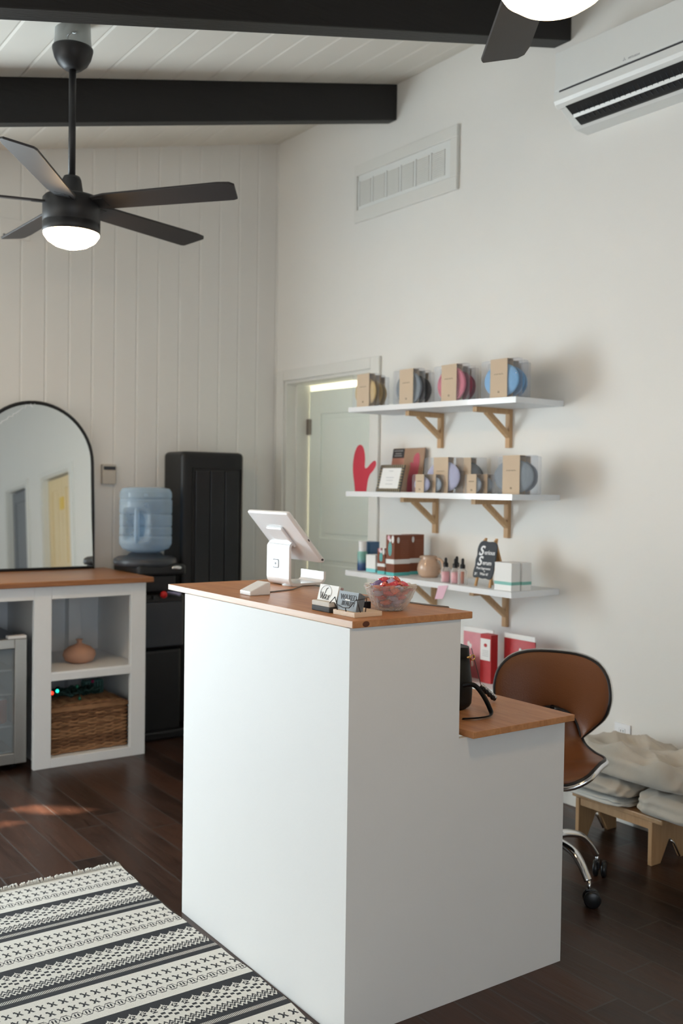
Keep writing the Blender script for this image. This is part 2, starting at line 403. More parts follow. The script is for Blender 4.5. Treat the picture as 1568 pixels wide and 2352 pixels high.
for k, (a, b) in enumerate(((-.8, 2.0), (2.4, 5.2))):
    mb = MB()
    for y0, y1, z0, z1 in ((a, b, .20, .26), (a, b, 2.14, 2.20), (a, a+.06, .26, 2.14), (b-.06, b, .26, 2.14), ((a+b)/2-.02, (a+b)/2+.02, .26, 2.14)):
        mb.box((XL-.16, y0, z0), (XL-.10, y1, z1), M['trim'])
    struct(mb, 'window_%d' % (k+1), 'white framed window in the side wall')
# back wall of vertical tongue and groove boards (grooves cut in)
mb = MB(); xs = [XL-.2]; g = 1.6877-.1362*47
prof = [(XL-.2, 0)]
x = g
while x < 3.5:
    if x > XL-.15: prof += [(x-.008, 0), (x, .0035), (x+.008, 0)]
    x += .1362
prof.append((3.6, 0))
vs = []; fs = []
prof = sorted(prof+[(-.85, 0), (.95, 0)])
for px, py in prof: vs += [(px, YB+py, 0), (px, YB+py, 2.15), (px, YB+py, ceil_z(px)+.1)]
for i in range(len(prof)-1):
    fs.append((3*i+1, 3*i+4, 3*i+5, 3*i+2))
    if not (prof[i][0] > -.851 and prof[i+1][0] < .951): fs.append((3*i, 3*i+3, 3*i+4, 3*i+1))
mb.faces(vs, fs, M['wall'])
for a, b, c, d in ((XL-.2, -.85, 0, 2.6), (.95, 3.6, 0, 2.6), (-.85, .95, 2.15, 2.6)): mb.box((a, YB+.02, c), (b, YB+.14, d), M['wall'])
mb.prism([(-1.8, 2.6), (3.6, 2.6), (3.6, 3.8), (3.4, 3.8)], YB+.02, YB+.14, M['wall'], 'y')
struct(mb, 'wall_back', 'off white wall of vertical grooved boards')
mb = MB()
for a, b, c, d in ((-.85, -.79, .0, 2.15), (.89, .95, .0, 2.15), (-.79, .89, 2.09, 2.15), (-.79, .89, 0, .10), (.02, .08, .10, 2.09)): mb.box((a, YB+.09, c), (b, YB+.13, d), M['trim'])
struct(mb, 'window_3', 'glazed patio doors in the board wall beyond the frame')
# ceiling of boards running front to back
XC = 3.36-(3.62-2.46)/.228; prof = [(XL-.2, 0), (XC, 0)]; x = 1.3152-.1783*16
while x < 3.42:
    if x > XC+.02: prof += [(x-.010, 0), (x, .0045), (x+.010, 0)]
    x += .1783
prof.append((4.2, 0)); vs = []; fs = []
for px, dz in prof: vs += [(px, YN-.2, ceil_z(px)+dz), (px, YB+.15, ceil_z(px)+dz)]
for i in range(len(prof)-1): fs.append((2*i, 2*i+1, 2*i+3, 2*i+2))
mb = MB(); mb.faces(vs, fs, M['ceil'])
mb.prism([(XL-.2, ceil_z(XL-.2)+.02), (XC, 2.48), (4.2, ceil_z(4.2)+.02), (4.2, ceil_z(4.2)+.12), (XC, 2.58), (XL-.2, ceil_z(XL-.2)+.12)], YN-.2, YB+.15, M['ceil'], 'y')
struct(mb, 'ceiling', 'cream painted board ceiling sloping up to the right')
# dark rafters
def xwall(y): return 3.334 + math.tan(AZ)*(5.5-y)
for k, (y0, y1, dp) in enumerate(((4.315, 4.385, .195), (3.095, 3.195, .20), (1.87, 1.97, .20), (.66, .76, .20), (-.6, -.5, .2), (-1.8, -1.7, .2))):
    mb = MB(); xe = xwall(y1)-.001
    mb.prism([(XC+.1, ceil_z(XC+.1)-.001), (xe, ceil_z(xe)-.001), (xe, ceil_z(xe)-dp), (XC+.1, ceil_z(XC+.1)-dp)], y0, y1, M['beam'], 'y', bev=.004)
    struct(mb, 'trim_%d' % (k+1), 'black painted rafter under the sloping ceiling')
# baseboards
mb = MB()
for a, b in ((1.09, 4.12), (5.22, 5.62)): mb.box((a, -.014, 0), (b, 0, .09), M['trim'], bev=.004, X=WM)
struct(mb, 'baseboard_right', 'low white baseboard')
mb = MB(); mb.box((.97, YB-.014, 0), (3.30, YB, .09), M['trim'], bev=.004); struct(mb, 'baseboard_back', 'low white baseboard')

# far door: casing, jambs, leaf opening into the next room
def casing(name, s0, s1, top, wL, wR, label, depth=.16, mframe='trim', jm='trim'):
    root = thing(name, label, None); del_keys = None
    root['kind'] = 'structure'
    root.matrix_world = WM
    mb = MB()
    mb.box((s0-wL, -.018, 0), (s0, .0, top+.065), M[mframe], bev=.003)
    mb.box((s1, -.018, 0), (s1+wR, 0, top+.065), M[mframe], bev=.003)
    mb.box((s0, -.018, top), (s1, 0, top+.065), M[mframe], bev=.003)
    mb.build('casing', root)
    mb = MB()
    mb.box((s0, 0, 0), (s0+.018, depth+.02, top), M[jm]); mb.box((s1-.018, 0, 0), (s1, depth+.02, top), M[jm])
    mb.box((s0+.018, 0, top-.018), (s1-.018, depth+.02, top), M[jm]); mb.box((s0+.018, .07, 0), (s0+.03, .11, top-.018), M[jm])
    mb.build('jamb', root)
    return root
dr = casing('door_1', .103, 1.0, 2.085, .078, .08, 'white panelled door standing ajar by the far corner')
leaf = MB(); LX = tr(.128, .175, 0) @ rz_(R(3))
lw = .86
def panel_door(mb, w, h, m, X, rows):
    st = .115
    mb.box((0, 0, .01), (st, .035, h), m, bev=.002, X=X); mb.box((w-st, 0, .01), (w, .035, h), m, bev=.002, X=X)
    zs = [.01]+[v for r in rows for v in r]+[h]
    for i in range(0, len(zs), 2): mb.box((st, 0, zs[i]), (w-st, .035, zs[i+1]), m, bev=.002, X=X)
    for a, b in rows:
        mb.box((st, .012, a), (w-st, .024, b), m, X=X)
        mb.box((st+.03, .004, a+.03), (w-st-.03, .014, b-.03), m, bev=.003, X=X)
panel_door(leaf, lw, 2.03, M['doorpaint'], LX, [(.22, .95), (1.09, 1.88)])
leaf.build('door_leaf', dr)
for z in (1.80, .3):
    mb = MB(); mb.box((.121, .155, z-.05), (.150, .192, z+.05), M['hinge'], bev=.002); mb.tube([(.132, .186, z-.05), (.132, .186, z+.05)], .009, M['hinge']); mb.build('hinge', dr)
# doors seen only in the arched mirror
d2 = casing('door_2', 4.20, 5.13, 2.03, .08, .08, 'cream yellow double closet doors reflected in the mirror')
for a, b in ((4.22, 4.66), (4.668, 5.11)):
    mb = MB(); panel_door(mb, b-a, 2.0, M['yellowdoor'], tr(a, .06, 0), [(.25, .95), (1.1, 1.88)]); mb.build('door_leaf', d2)
mb = MB(); mb.box((4.60, .05, 1.66), (4.72, .06, 1.79), M['yellowsign'], bev=.002); mb.build('sign', d2)
d3 = casing('door_3', 5.70, 6.52, 2.03, .08, .08, 'dark grey doorway reflected in the mirror')
mb = MB(); panel_door(mb, .78, 2.0, M['greydoor'], tr(5.72, .06, 0), [(.25, .95), (1.1, 1.88)]); mb.build('door_leaf', d3)
mb = MB(); mb.box((4.20, .162, 0), (5.2, .2, 2.1), M['white'], X=WM); mb.box((5.6, .162, 0), (6.6, .2, 2.1), M['black'], X=WM); struct(mb, 'wall_closet', 'backing of the side doors')
# next room beyond the door
mb = MB()
mb.box((4.75, 3.2, 0), (4.85, 6.3, 2.6), M['doorpaint']); mb.box((3.50, 6.2, 0), (4.85, 6.3, 2.6), M['doorpaint']); mb.box((3.6, 3.1, 0), (4.85, 3.2, 2.6), M['doorpaint'])
mb.box((3.55, 3.1, 2.55), (4.85, 6.3, 2.65), M['doorpaint'])
struct(mb, 'wall_next_room', 'pale walls of the room behind the door')
# unseen slab added outside; its slits shape the sunlight into the little floor patch
SH = -2.35/math.tan(R(15)); mb = MB(); z0 = 2.35; x0, x1, y0, y1 = 1.12+SH, 1.58+SH, 4.03, 4.36
for a in ((-24, -9, x0, 17), (x1, -9, XL-.1, 17), (x0, -9, x1, y0), (x0, y1, x1, 17)): mb.box((a[0], a[1], z0), (a[2], a[3], z0+.01), M['trim'])
vs = []; fs = []; nx, ny = 46, 33
for i in range(nx):
    for j in range(ny):
        cx = 1.12+(i+.5)*.01; cy = 4.03+(j+.5)*.01
        t = (cx-1.31)/.23; yl = 4.30-t*.215
        slit = -.0 <= t <= 1 and abs(cy-yl) < .012+.028*math.sin(math.pi*min(1, max(0, t)))
        slit2 = 1.15 <= cx <= 1.235 and abs(cy-(4.125-(cx-1.19)*.8)) < .014
        if slit or slit2: continue
        b = len(vs); xa = x0+i*.01; ya = y0+j*.01
        vs += [(xa, ya, z0), (xa+.01, ya, z0), (xa+.01, ya+.01, z0), (xa, ya+.01, z0)]; fs.append((b, b+1, b+2, b+3))
mb.faces(vs, fs, M['trim']); struct(mb, 'sun_mask_slab', 'unseen added slab masking the sun outside the side windows')

# vent grille high on the right wall
vt = thing('wall_vent', 'white slatted return air grille in a wide trim frame high on the wall', 'vent'); vt.matrix_world = WM
mb = MB(); a, b, c, d = .829, 1.687, 2.932, 3.259; wz = .07
mb.box((a, -.02, c), (b, 0, c+wz), M['trim'], bev=.003); mb.box((a, -.02, d-.06), (b, 0, d), M['trim'], bev=.003)
mb.box((a, -.02, c+wz), (a+.025, 0, d-.06), M['trim'], bev=.003); mb.box((b-.05, -.02, c+wz), (b, 0, d-.06), M['trim'], bev=.003)
mb.build('trim_frame', vt)
mb = MB(); mb.box((a+.025, -.007, c+wz), (b-.05, 0, d-.06), M['ac_white']); mb.build('grille_plate', vt)
gx0, gx1 = .862, 1.60; nb = 6; pw = (gx1-gx0)/nb
for k in range(nb):
    mb = MB(); xa = gx0+k*pw+.012; xb = gx0+(k+1)*pw-.012
    mb.box((xa-.012, -.016, 3.025), (xa, -.007, 3.165), M['ac_white'])
    for q in range(14): mb.box((xa, -.013, 3.028+q*.0098), (xb, -.007, 3.0335+q*.0098), M['trim'])
    mb.build('louver_bank', vt)

# ------------------------------------------------------------------ ceiling fans
def fan(loc, phase, label, rod_top):
    t = thing('ceiling_fan', label, 'fan', loc, 0)       # origin: blade plane
    mb = MB(); mb.lathe([(0, .105), (.030, .103), (.036, .09), (.045, .03), (.06, .027), (.10, .024), (.108, .015), (.108, -.072), (.105, -.0745), (.108, -.077), (.108, -.112), (.104, -.115), (0, -.115)], M['fan'], 40)
    mb.build('motor_housing', t)
    mb = MB(); mb.lathe([(.105, -.114), (.104, -.122), (.090, -.142), (.062, -.160), (.03, -.170), (0, -.173)], M['dome'], 40)
    part_label(mb.build('lamp_dome', t), 'glowing white dome lamp')
    mb = MB(); mb.tube([(0, 0, .10), (0, 0, rod_top+.02)], .0135, M['fan'], 16); mb.build('rod', t)
    mb = MB(); mb.lathe([(0, rod_top), (.028, rod_top), (.036, rod_top+.005), (.056, rod_top+.022), (.069, rod_top+.046), (.0765, rod_top+.074), (.0765, rod_top+.082), (0, rod_top+.082)], M['fan'], 36); mb.build('canopy', t)
    mb = MB(); mb.lathe([(.072, rod_top+.082), (.068, rod_top+.12), (.066, rod_top+.185)], M['vinyl'], 36)
    mb.tube([(.02*math.cos(k), .03*math.sin(k), rod_top+.11+.006*k) for k in range(9)], .004, M['chrome'], 6); part_label(mb.build('mounting_bracket', t), 'see-through collar above the canopy')
    for k in range(5):
        mb = MB(); zt = 0
        poly = [(.09, -.036), (.16, -.052), (.63, -.064), (.678, -.058), (.692, -.042), (.668, .052), (.652, .058), (.14, .052), (.09, .036)]
        X = rz_(phase+R(72)*k) @ rx(R(-13))
        mb.prism(poly, -.004, .004, M['blade'], 'z', bev=.0015, X=X)
        mb.box((.085, -.03, -.006), (.15, .03, .0), M['fan'], bev=.002, X=X)
        mb.build('blade', t)
    return t
fan((1.339, 3.74, 2.487), R(308), 'black five blade ceiling fan on a long rod beyond the rafters', .508)
f2 = fan((1.405, 1.33, 2.49), R(54), 'nearer black ceiling fan at the top edge with glowing dome', .56)
f2.rotation_euler = (R(2.0), R(-1.5), 0)

# ------------------------------------------------------------------ air conditioner
ac = thing('air_conditioner', 'white wall mounted split air conditioner with open outlet slot', 'air conditioner'); ac.matrix_world = WM
prof = [(0, 3.285), (-.19, 3.285), (-.212, 3.272), (-.222, 3.10), (-.222, 3.072), (-.214, 3.058), (-.195, 3.045), (-.175, 3.050), (-.115, 3.010), (-.098, 2.994), (-.075, 2.984), (0, 2.980)]
s0, s1 = 2.505, 3.305
mb = MB(); mb.prism(prof, s0, s1, M['ac_white'], 'x', bev=0, smooth=False); mb.build('casing', ac)
mb = MB(); mb.box((s0+.006, -.2255, 3.112), (s1-.006, -.219, 3.275), M['ac_white'], bev=.003); mb.build('front_panel', ac)
mb = MB(); mb.box((s0+.03, -.2235, 3.103), (s1-.03, -.2215, 3.110), M['ink']); part_label(mb.build('panel_gap', ac), 'thin dark gap line')
# outlet: dark recess with vanes and two louver strips
mb = MB(); q = [(-.202, 3.0475), (-.175, 3.0465), (-.112, 3.008), (-.096, 2.992)]
mb.prism([(-.2, 3.046), (-.15, 3.052), (-.100, 3.020), (-.094, 2.990), (-.102, 2.992), (-.15, 3.018)], s0+.045, s1-.045, M['darkplastic'], 'x'); part_label(mb.build('outlet', ac), 'black outlet slot')
for k in range(26):
    mb = MB(); ss = s0+.085+k*.026
    mb.prism([(-.192, 3.043), (-.160, 3.040), (-.125, 3.008), (-.115, 2.997), (-.150, 3.014)], ss, ss+.003, M['greyplastic'], 'x'); mb.build('vane', ac)
mb = MB(); mb.prism([(-.156, 3.020), (-.152, 3.019), (-.145, 3.008), (-.149, 3.007)], s0+.05, s1-.05, M['ac_white'], 'x'); mb.build('louver', ac)
lg = MB()
def rhomb(cx, cz, a): 
    L, Wd = .0085, .0048
    pts = [(0, 0), (L/2, Wd/2), (L, 0), (L/2, -Wd/2)]
    return [(cx+math.cos(a)*x-math.sin(a)*y, cz+math.sin(a)*x+math.cos(a)*y) for x, y in pts]
for a in (90, 210, 330): lg.prism(rhomb(2.872, 3.128, R(a)), -.2262, -.2252, M['greyink'], 'y')
part_label(lg.build('emblem', ac), 'small grey emblem of three diamonds')
text('MITSUBISHI', .011, M['greyink'], 'lettering', ac, tr(2.918, -.2258, 3.126) @ FRONT, sx=1.0)

# ------------------------------------------------------------------ back wall things
th = thing('thermostat', 'small beige thermostat box on the board wall beside the mirror', 'thermostat', (2.195, 5.5, 1.47))
mb = MB(); mb.box((-.043, -.03, -.058), (.043, 0, .058), M['thermo'], bev=.006); mb.build('casing', th)
mb = MB(); mb.box((-.036, -.034, .026), (.036, -.028, .046), M['greyplastic'], bev=.002); part_label(mb.build('display', th), 'dark strip along its top')
he = thing('wall_heater', 'tall black wall furnace with rounded corners behind the water cooler', 'heater', (2.76, 5.5, 0))
mb = MB(); mb.box((-.215, -.26, .02), (.20, 0, 1.612), M['black'], bev=.03, seg=4); mb.build('casing', he)
for k in range(3):
    mb = MB(); xa = -.13+k*.098
    mb.box((xa, -.268, .10), (xa+.09, -.252, 1.50), M['darkplastic'], bev=.004)
    mb.build('front_panel', he)
mb = MB(); mb.tube([(-.145, -.262, .08), (-.145, -.262, 1.515), (.175, -.262, 1.515), (.175, -.262, .08)], .005, M['black'], 6); mb.build('bead', he)
bx = thing('wall_outlet_box', 'small white blanking plate high on the board wall behind the fan', 'plate', (1.66, 5.5, 2.80))
mb = MB(); mb.box((-.09, -.008, -.052), (.075, 0, .052), M['wall'], bev=.002); mb.build('plate', bx)
mb = MB(); mb.sphere((-.068, -.010, -.04), .006, M['pewter']); mb.build('screw', bx)

# ------------------------------------------------------------------ cabinet with wooden top
cb = thing('open_cabinet', 'white painted open shelving unit with square bays', 'cabinet', (0, 4.81, 0))
XA, XB = .98, 2.136; mb = MB(); W_ = M['white']
mb.box((2.055, 0, 0), (XB, .03, .905), W_, bev=.002); mb.box((1.550, 0, 0), (1.637, .03, .905), W_, bev=.002)
mb.box((XA, 0, .840), (1.550, .03, .905), W_, bev=.002); mb.box((1.637, 0, .840), (2.055, .03, .905), W_, bev=.002)
mb.box((1.637, 0, 0), (2.055, .03, .047), W_, bev=.002); mb.box((1.637, 0, .432), (2.055, .03, .470), W_, bev=.002)
mb.box((XA, 0, 0), (XA+.08, .03, .84), W_, bev=.002)
mb.build('face_frame', cb)
for a_, b_, h_ in ((2.112, XB, .905), (XA, XA+.02, .905), (1.60, 1.62, .86)):
    mb = MB(); mb.box((a_, .03, 0), (b_, .63, h_), W_); mb.build('side_panel', cb)
mb = MB(); mb.box((XA, .61, 0), (XB, .63, .905), W_); mb.box((1.92, .55, 0), (1.99, .61, .905), W_); mb.box((1.40, .55, .4), (1.45, .61, .905), W_); mb.build('back_panel', cb)
mb = MB(); mb.box((1.62, .004, .452), (2.112, .61, .476), W_, bev=.002); mb.build('shelf', cb)
mb = MB(); mb.box((1.62, .03, .0), (2.112, .61, .046), W_); mb.build('bottom_board', cb)
wt = MB(); wt.box((.955, 4.775, .905), (2.165, 5.46, .932), M['pine_cab'], bev=.004)
tag(wt.build('cabinet_worktop'), 'orange brown wooden top lying on the white open cabinet', 'worktop')
# arched mirror leaning back
mr = thing('arched_mirror', 'arched wall mirror with thin black frame leaning on the cabinet top', 'mirror', (1.755, 5.405, .934)); mr.rotation_euler = (R(-3.2), 0, 0)
hw, hh = .325, .60
arc = [(-hw, 0)]+[(-hw, hh*.5), (-hw, hh)]+[(hw*math.cos(R(180-a)), hh+hw*math.sin(R(180-a))) for a in range(6, 180, 6)]+[(hw, hh), (hw, hh*.5), (hw, 0)]
mb = MB(); mb.prism(arc, .004, .012, M['mirror'], 'y'); part_label(mb.build('glass', mr), 'reflecting silver glass')
mb = MB(); pp = [(x, 0.006, z+.006 if z == 0 else z) for x, z in arc]; mb.tube(pp, .0075, M['black'], 8, cyclic=True, flat=(1, 1.4)); part_label(mb.build('frame', mr), 'thin black metal frame')
mb = MB()
for k in range(14):       # small white script in the upper left
    pass
mb.tube([(-.20+.012*k+.006*math.sin(k*2.3), .002, .795+.0085*k+.010*math.sin(k*3.1)) for k in range(15)], .0022, M['chalk'], 6)
mb.tube([(-.012+.012*math.cos(a), .002, .915+.014*math.sin(a)) for a in (0, 1, 2, 3, 4, 5)], .0022, M['chalk'], 6)
part_label(mb.build('lettering', mr), 'small white script')

# vase on the cabinet shelf
vs_ = thing('vase', 'squat blush clay bud vase on the cabinet shelf', 'vase', (1.856, 5.02, .476))
mb = MB(); mb.lathe([(0, 0), (.045, 0), (.072, .012), (.085, .040), (.080, .062), (.058, .082), (.028, .094), (.014, .101), (.012, .112), (.019, .122), (.015, .122), (.009, .112), (0, .108)], M['terracotta'], 32); mb.build('body', vs_)

# wicker basket in the lower bay: woven strands as real geometry
bk = thing('wicker_basket', 'brown woven wicker hamper filling the lower cabinet bay', 'basket', (1.858, 5.02, .047))
hx, hy, hz = .198, .155, .225
wk1 = mat('wicker', (.33, .175, .085), .7, noise=.35, nscale=24); wk2 = mat('dark_wicker', (.20, .095, .045), .75, noise=.35, nscale=24)
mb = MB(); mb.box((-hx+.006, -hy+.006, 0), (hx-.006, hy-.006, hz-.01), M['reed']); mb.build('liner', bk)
mb = MB(); rows = 23
for r in range(rows):
    z = .008+r*(hz-.016)/(rows-1); pts = []
    N = 92
    per = [(-hx, -hy), (hx, -hy), (hx, hy), (-hx, hy)]
    L = [2*hx, 2*hy, 2*hx, 2*hy]; tot = sum(L)
    for k in range(N):
        d = k/N*tot; e = 0
        while d > L[e]: d -= L[e]; e += 1
        a, b = per[e], per[(e+1) % 4]; t = d/L[e]
        x = a[0]+(b[0]-a[0])*t; y = a[1]+(b[1]-a[1])*t
        off = .0050*math.sin(k*math.pi/3+(r % 2)*math.pi)+random.uniform(-.0012, .0012)
        nx, ny = [(0, -1), (1, 0), (0, 1), (-1, 0)][e]
        pts.append((x+nx*off, y+ny*off, z+random.uniform(-.0022, .0022)))
    mb.tube(pts, .0060, random.choice([wk1, wk1, wk2]), 6, cyclic=True, flat=(.7, 1.0))
mb.build('woven_wall', bk)
mb = MB()
for r in range(17):
    y = -hy+.006+r*(2*hy-.012)/16
    mb.tube([(-hx+x*2*hx/30, y+random.uniform(-.001, .001), hz+.004+.004*math.sin(x*math.pi/2+r*math.pi)+.012*math.sin(math.pi*x/30)) for x in range(31)], .0085, random.choice([wk1, wk2, wk1]), 6)
mb.tube([(-hx-.004, -hy-.004, hz), (hx+.004, -hy-.004, hz), (hx+.004, hy+.004, hz), (-hx-.004, hy+.004, hz)], .011, wk1, 8, cyclic=True)
mb.build('lid', bk)
# string lights and teal packet above the basket
gl = thing('string_lights', 'bundle of string lights on dark green wire lying on the basket', 'string lights', (1.83, 5.02, .29))
mb = MB(); random.seed(3)
mb.tube([(-.13+.24*(k/70)+.03*math.sin(k*1.7), .05*math.sin(k*.9), .02+.018*math.sin(k*2.6)+.018) for k in range(71)], .007, M['darkgreen'], 6); mb.build('wire', gl)
for x, y, z, m_, nm in ((-.155, -.11, .062, 'led_red', 'lit red bulb'), (-.128, -.11, .070, 'led_green', 'lit green bulb'), (-.01, -.07, .075, 'led_dim', None), (.10, .0, .078, 'led_pink', None), (.0, -.08, .012, 'led_dim', None)):
    mb = MB(); mb.sphere((x, y, z), .008, M[m_], (1, 1, 1.15)); mb.tube([(x, y, z+.006), (x+.01, y+.03, .04)], .003, M['darkgreen'], 6)
    o = mb.build('bulb', gl)
    if nm: part_label(o, nm)
pk = MB(); pk.box((-.055, -.03, 0), (.055, .03, .075), M['tealglass'], bev=.010, seg=3, X=rz_(.15))
for k in range(6): pk.box((-.045+k*.016, -.034, .008), (-.038+k*.016, -.029, .066), M['darkgreen'], bev=.001, X=rz_(.15))
o = tag(pk.build('packet'), 'ribbed dark teal packet lying on the basket beside the string lights', 'packet'); o.location = (1.955, 5.09, .290)

# ------------------------------------------------------------------ drinks fridge
fr = thing('drinks_fridge', 'small steel framed glass door drinks fridge under the worktop', 'fridge', (1.27, 4.868, 0))
mb = MB()
mb.box((-.265, .05, .03), (-.235, .48, .645), M['greyplastic']); mb.box((.235, .05, .03), (.262, .48, .645), M['greyplastic'])
mb.box((-.235, .05, .62), (.235, .48, .645), M['greyplastic']); mb.box((-.235, .05, .03), (.235, .48, .08), M['greyplastic']); mb.box((-.235, .46, .08), (.235, .48, .62), M['interior'])
mb.box((.229, .05, .08), (.235, .46, .62), M['interior'])
mb.build('body', fr)
mb = MB()
mb.box((.205, 0, .03), (.265, .05, .648), M['steel'], bev=.004); mb.box((-.265, 0, .03), (-.205, .05, .648), M['steel'], bev=.004)
mb.box((-.205, 0, .03), (.205, .05, .085), M['steel'], bev=.004); mb.box((-.205, 0, .60), (.205, .05, .648), M['steel'], bev=.004)
dd = mb.build('door', fr)
mb = MB(); mb.box((-.205, .02, .085), (.205, .026, .60), M['glasspane']); mb.build('pane', dd)
for z in (.20, .36, .48):
    mb = MB(); mb.box((-.23, .07, z), (.228, .44, z+.006), M['interior']); mb.tube([(-.23, .07, z+.004), (.228, .07, z+.004)], .006, M['gloss_white'], 6); mb.build('shelf', fr)
mb = MB(); mb.box((.17, -.004, .648), (.262, .04, .664), M['gloss_white'], bev=.004); mb.build('hinge_cap', fr)
for x in (-.22, .22):
    for y in (.08, .42): mb = MB(); mb.lathe([(0, 0), (.018, 0), (.018, .03), (0, .03)], M['darkplastic'], 12, c=(x, y, 0)); mb.build('foot', fr)
def can(x, y, z, body, label):
    t = thing('drink_can', label, 'can', (x, y, z), 0, 'drink cans in the glass door fridge')
    mb = MB(); mb.lathe([(0, 0), (.025, 0), (.032, .01), (.032, .112), (.028, .122)], M[body], 24); mb.build('body', t)
    mb = MB(); mb.lathe([(.028, .122), (.0285, .127), (.026, .127), (.025, .123), (0, .123)], M['chrome'], 24); mb.build('lid', t)
can(1.450, 5.02, .206, 'redcan', 'red drink can nearest the right edge of the fridge shelf')
can(1.375, 5.04, .206, 'yellowcan', 'yellow green drink can left of the front red can')
can(1.430, 5.14, .206, 'redcan', 'red drink can standing behind the front red can')

# ------------------------------------------------------------------ water cooler
wc = thing('water_cooler', 'black floor standing water cooler at the end of the cabinet', 'water cooler', (2.325, 5.20, 0)); wc.scale = (1.03, 1.03, 1.01)
mb = MB()
mb.box((-.10, -.16, .04), (.125, .16, .50), M['darkplastic'], bev=.02, seg=3)
mb.box((-.115, -.17, .50), (.135, .16, .80), M['darkplastic'], bev=.02, seg=3)
mb.box((-.105, -.08, .80), (.125, .16, .90), M['darkplastic'], bev=.01)
mb.box((-.14, -.18, .90), (.140, .17, .965), M['darkplastic'], bev=.02, seg=3)
mb.box((-.12, -.175, 0.0), (.14, .16, .05), M['darkplastic'], bev=.012)
mb.build('body', wc)
mb = MB(); mb.lathe([(.166, 0), (.172, .012), (.168, .035), (.15, .045), (.10, .05), (.085, .065), (.0, .065)], M['greyplastic'], 40, c=(-.03, -.02, .955)); mb.build('top_ring', wc)
mb = MB(); mb.sphere((.075, -.19, .945), .03, M['chrome'], (1, .25, .42)); part_label(mb.build('badge', wc), 'small silver oval badge')
mb = MB(); mb.box((-.06, -.20, .775), (-.03, -.165, .80), M['darkplastic'], bev=.004); mb.sphere((-.005, -.205, .803), .02, M['hot'], (1, .8, 1)); part_label(mb.build('hot_tap', wc), 'red tap')
mb = MB(); mb.tube([(.035, -.17, .81), (.06, -.215, .808), (.085, -.215, .80)], [.009, .008, .011], M['cold'], 10); part_label(mb.build('cold_tap', wc), 'pale lilac tap')
mb = MB(); mb.box((-.10, -.185, .515), (.12, -.165, .76), M['greyplastic'], bev=.006); mb.build('front_panel', wc)
bt = thing('water_bottle', 'large blue tinted water jug upturned on the cooler', 'water bottle', (2.312, 5.22, 1.018)); bt.scale = (1.06, 1.06, 1.02)
mb = MB()
def bott(u, v):
    a = 2*math.pi*u
    prof = [(.03, -.005), (.035, .0), (.09, .018), (.125, .035), (.138, .06), (.139, .10), (.135, .106), (.139, .112), (.139, .15), (.135, .156), (.139, .162), (.139, .22), (.135, .226), (.139, .232), (.139, .30), (.134, .308), (.138, .318), (.137, .345), (.125, .366), (.09, .374), (.0, .374)]
    k = v*(len(prof)-1); i = min(int(k), len(prof)-2); t = k-i
    r = prof[i][0]*(1-t)+prof[i+1][0]*t; z = prof[i][1]*(1-t)+prof[i+1][1]*t
    # handle recess toward camera-left
    da = (a-R(222)+math.pi) % (2*math.pi)-math.pi
    s = max(0, 1-(abs(da)/.55)**4)*max(0, 1-(abs(z-.165)/.085)**4)
    r -= .055*s
    return (r*math.cos(a), r*math.sin(a), z)
mb.grid(bott, 72, 80, M['bottle'], cu=True); part_label(mb.build('jug', bt), 'translucent blue body with a handle recess')
mb = MB(); ha = R(226); mb.tube([(.128*math.cos(ha), .128*math.sin(ha), .07), (.132*math.cos(ha), .132*math.sin(ha), .12), (.132*math.cos(ha), .132*math.sin(ha), .21), (.128*math.cos(ha), .128*math.sin(ha), .26)], .013, M['bottle'], 10); mb.build('handle', bt)
mb = MB(); mb.lathe([(.10, 0), (.098, .03), (.097, .30), (0, .30)], clear_mat('drinking_water', (.66, .76, .86), .06, .05), 40, c=(0, 0, .02)); mb.build('water', bt)

# ------------------------------------------------------------------ shelves on the right wall
def bracket(parent_none, s, z, label, D=.24, Hh=.235):
    t = thing('shelf_bracket', label, 'bracket', WP(s, 0, z), WRZ, 'pine brackets under the wall shelves')
    mb = MB(); mb.box((-.014, -.022, -Hh), (.014, 0, 0), M['bracket'], bev=.002); mb.build('upright', t)
    mb = MB(); mb.box((-.014, -D, -.024), (.014, -.022, 0), M['bracket'], bev=.002); mb.build('arm', t)
    mb = MB(); mb.bar((0, -.012, -Hh+.055), (0, -D*.68, -.018), .026, .024, M['bracket'], bev=.002); mb.build('brace', t)
    return t
def shelf(sc, z, tilt, label, w=1.21, th=.026):
    t = thing('wall_shelf', label, 'shelf', WP(sc, 0, z), WRZ); t.rotation_euler = (0, R(tilt), WRZ)
    mb = MB(); mb.box((-w/2, -.31, -th), (w/2, 0, 0), M['white'], bev=.0015); mb.build('board', t)
    mb = MB(); mb.box((-w/2, -.3115, -th), (w/2, -.3095, 0), M['gloss_white']); part_label(mb.build('front_edge', t), 'bright white front edge')
    return t
shelf(1.797, 1.828, .95, 'topmost white wall shelf holding kraft banded clear packs')
shelf(1.784, 1.3925, 0, 'middle white wall shelf holding the red mitt')
shelf(1.790, .9675, .33, 'lowest full white wall shelf holding bottles, jug and chalkboard')
shelf(1.75, .518, 0, 'bottom white wall shelf behind the desk holding red packs')
for s, z, lab in ((1.59, 1.803, 'left bracket under the top shelf'), (2.074, 1.797, 'right bracket under the top shelf'),
                  (1.56, 1.366, 'left bracket under the middle shelf'), (2.074, 1.366, 'right bracket under the middle shelf'),
                  (1.56, .943, 'bracket behind the candy bowl under the bottle shelf'), (2.072, .939, 'right bracket under the bottle shelf')):
    bracket(None, s, z, 'light pine triangular '+lab, Hh=.185 if z < 1.8 else .18)
def wplace(name, label, cat, s, n, z, group=None, rz=0): return thing(name, label, cat, WP(s, n, z), WRZ+rz, group)

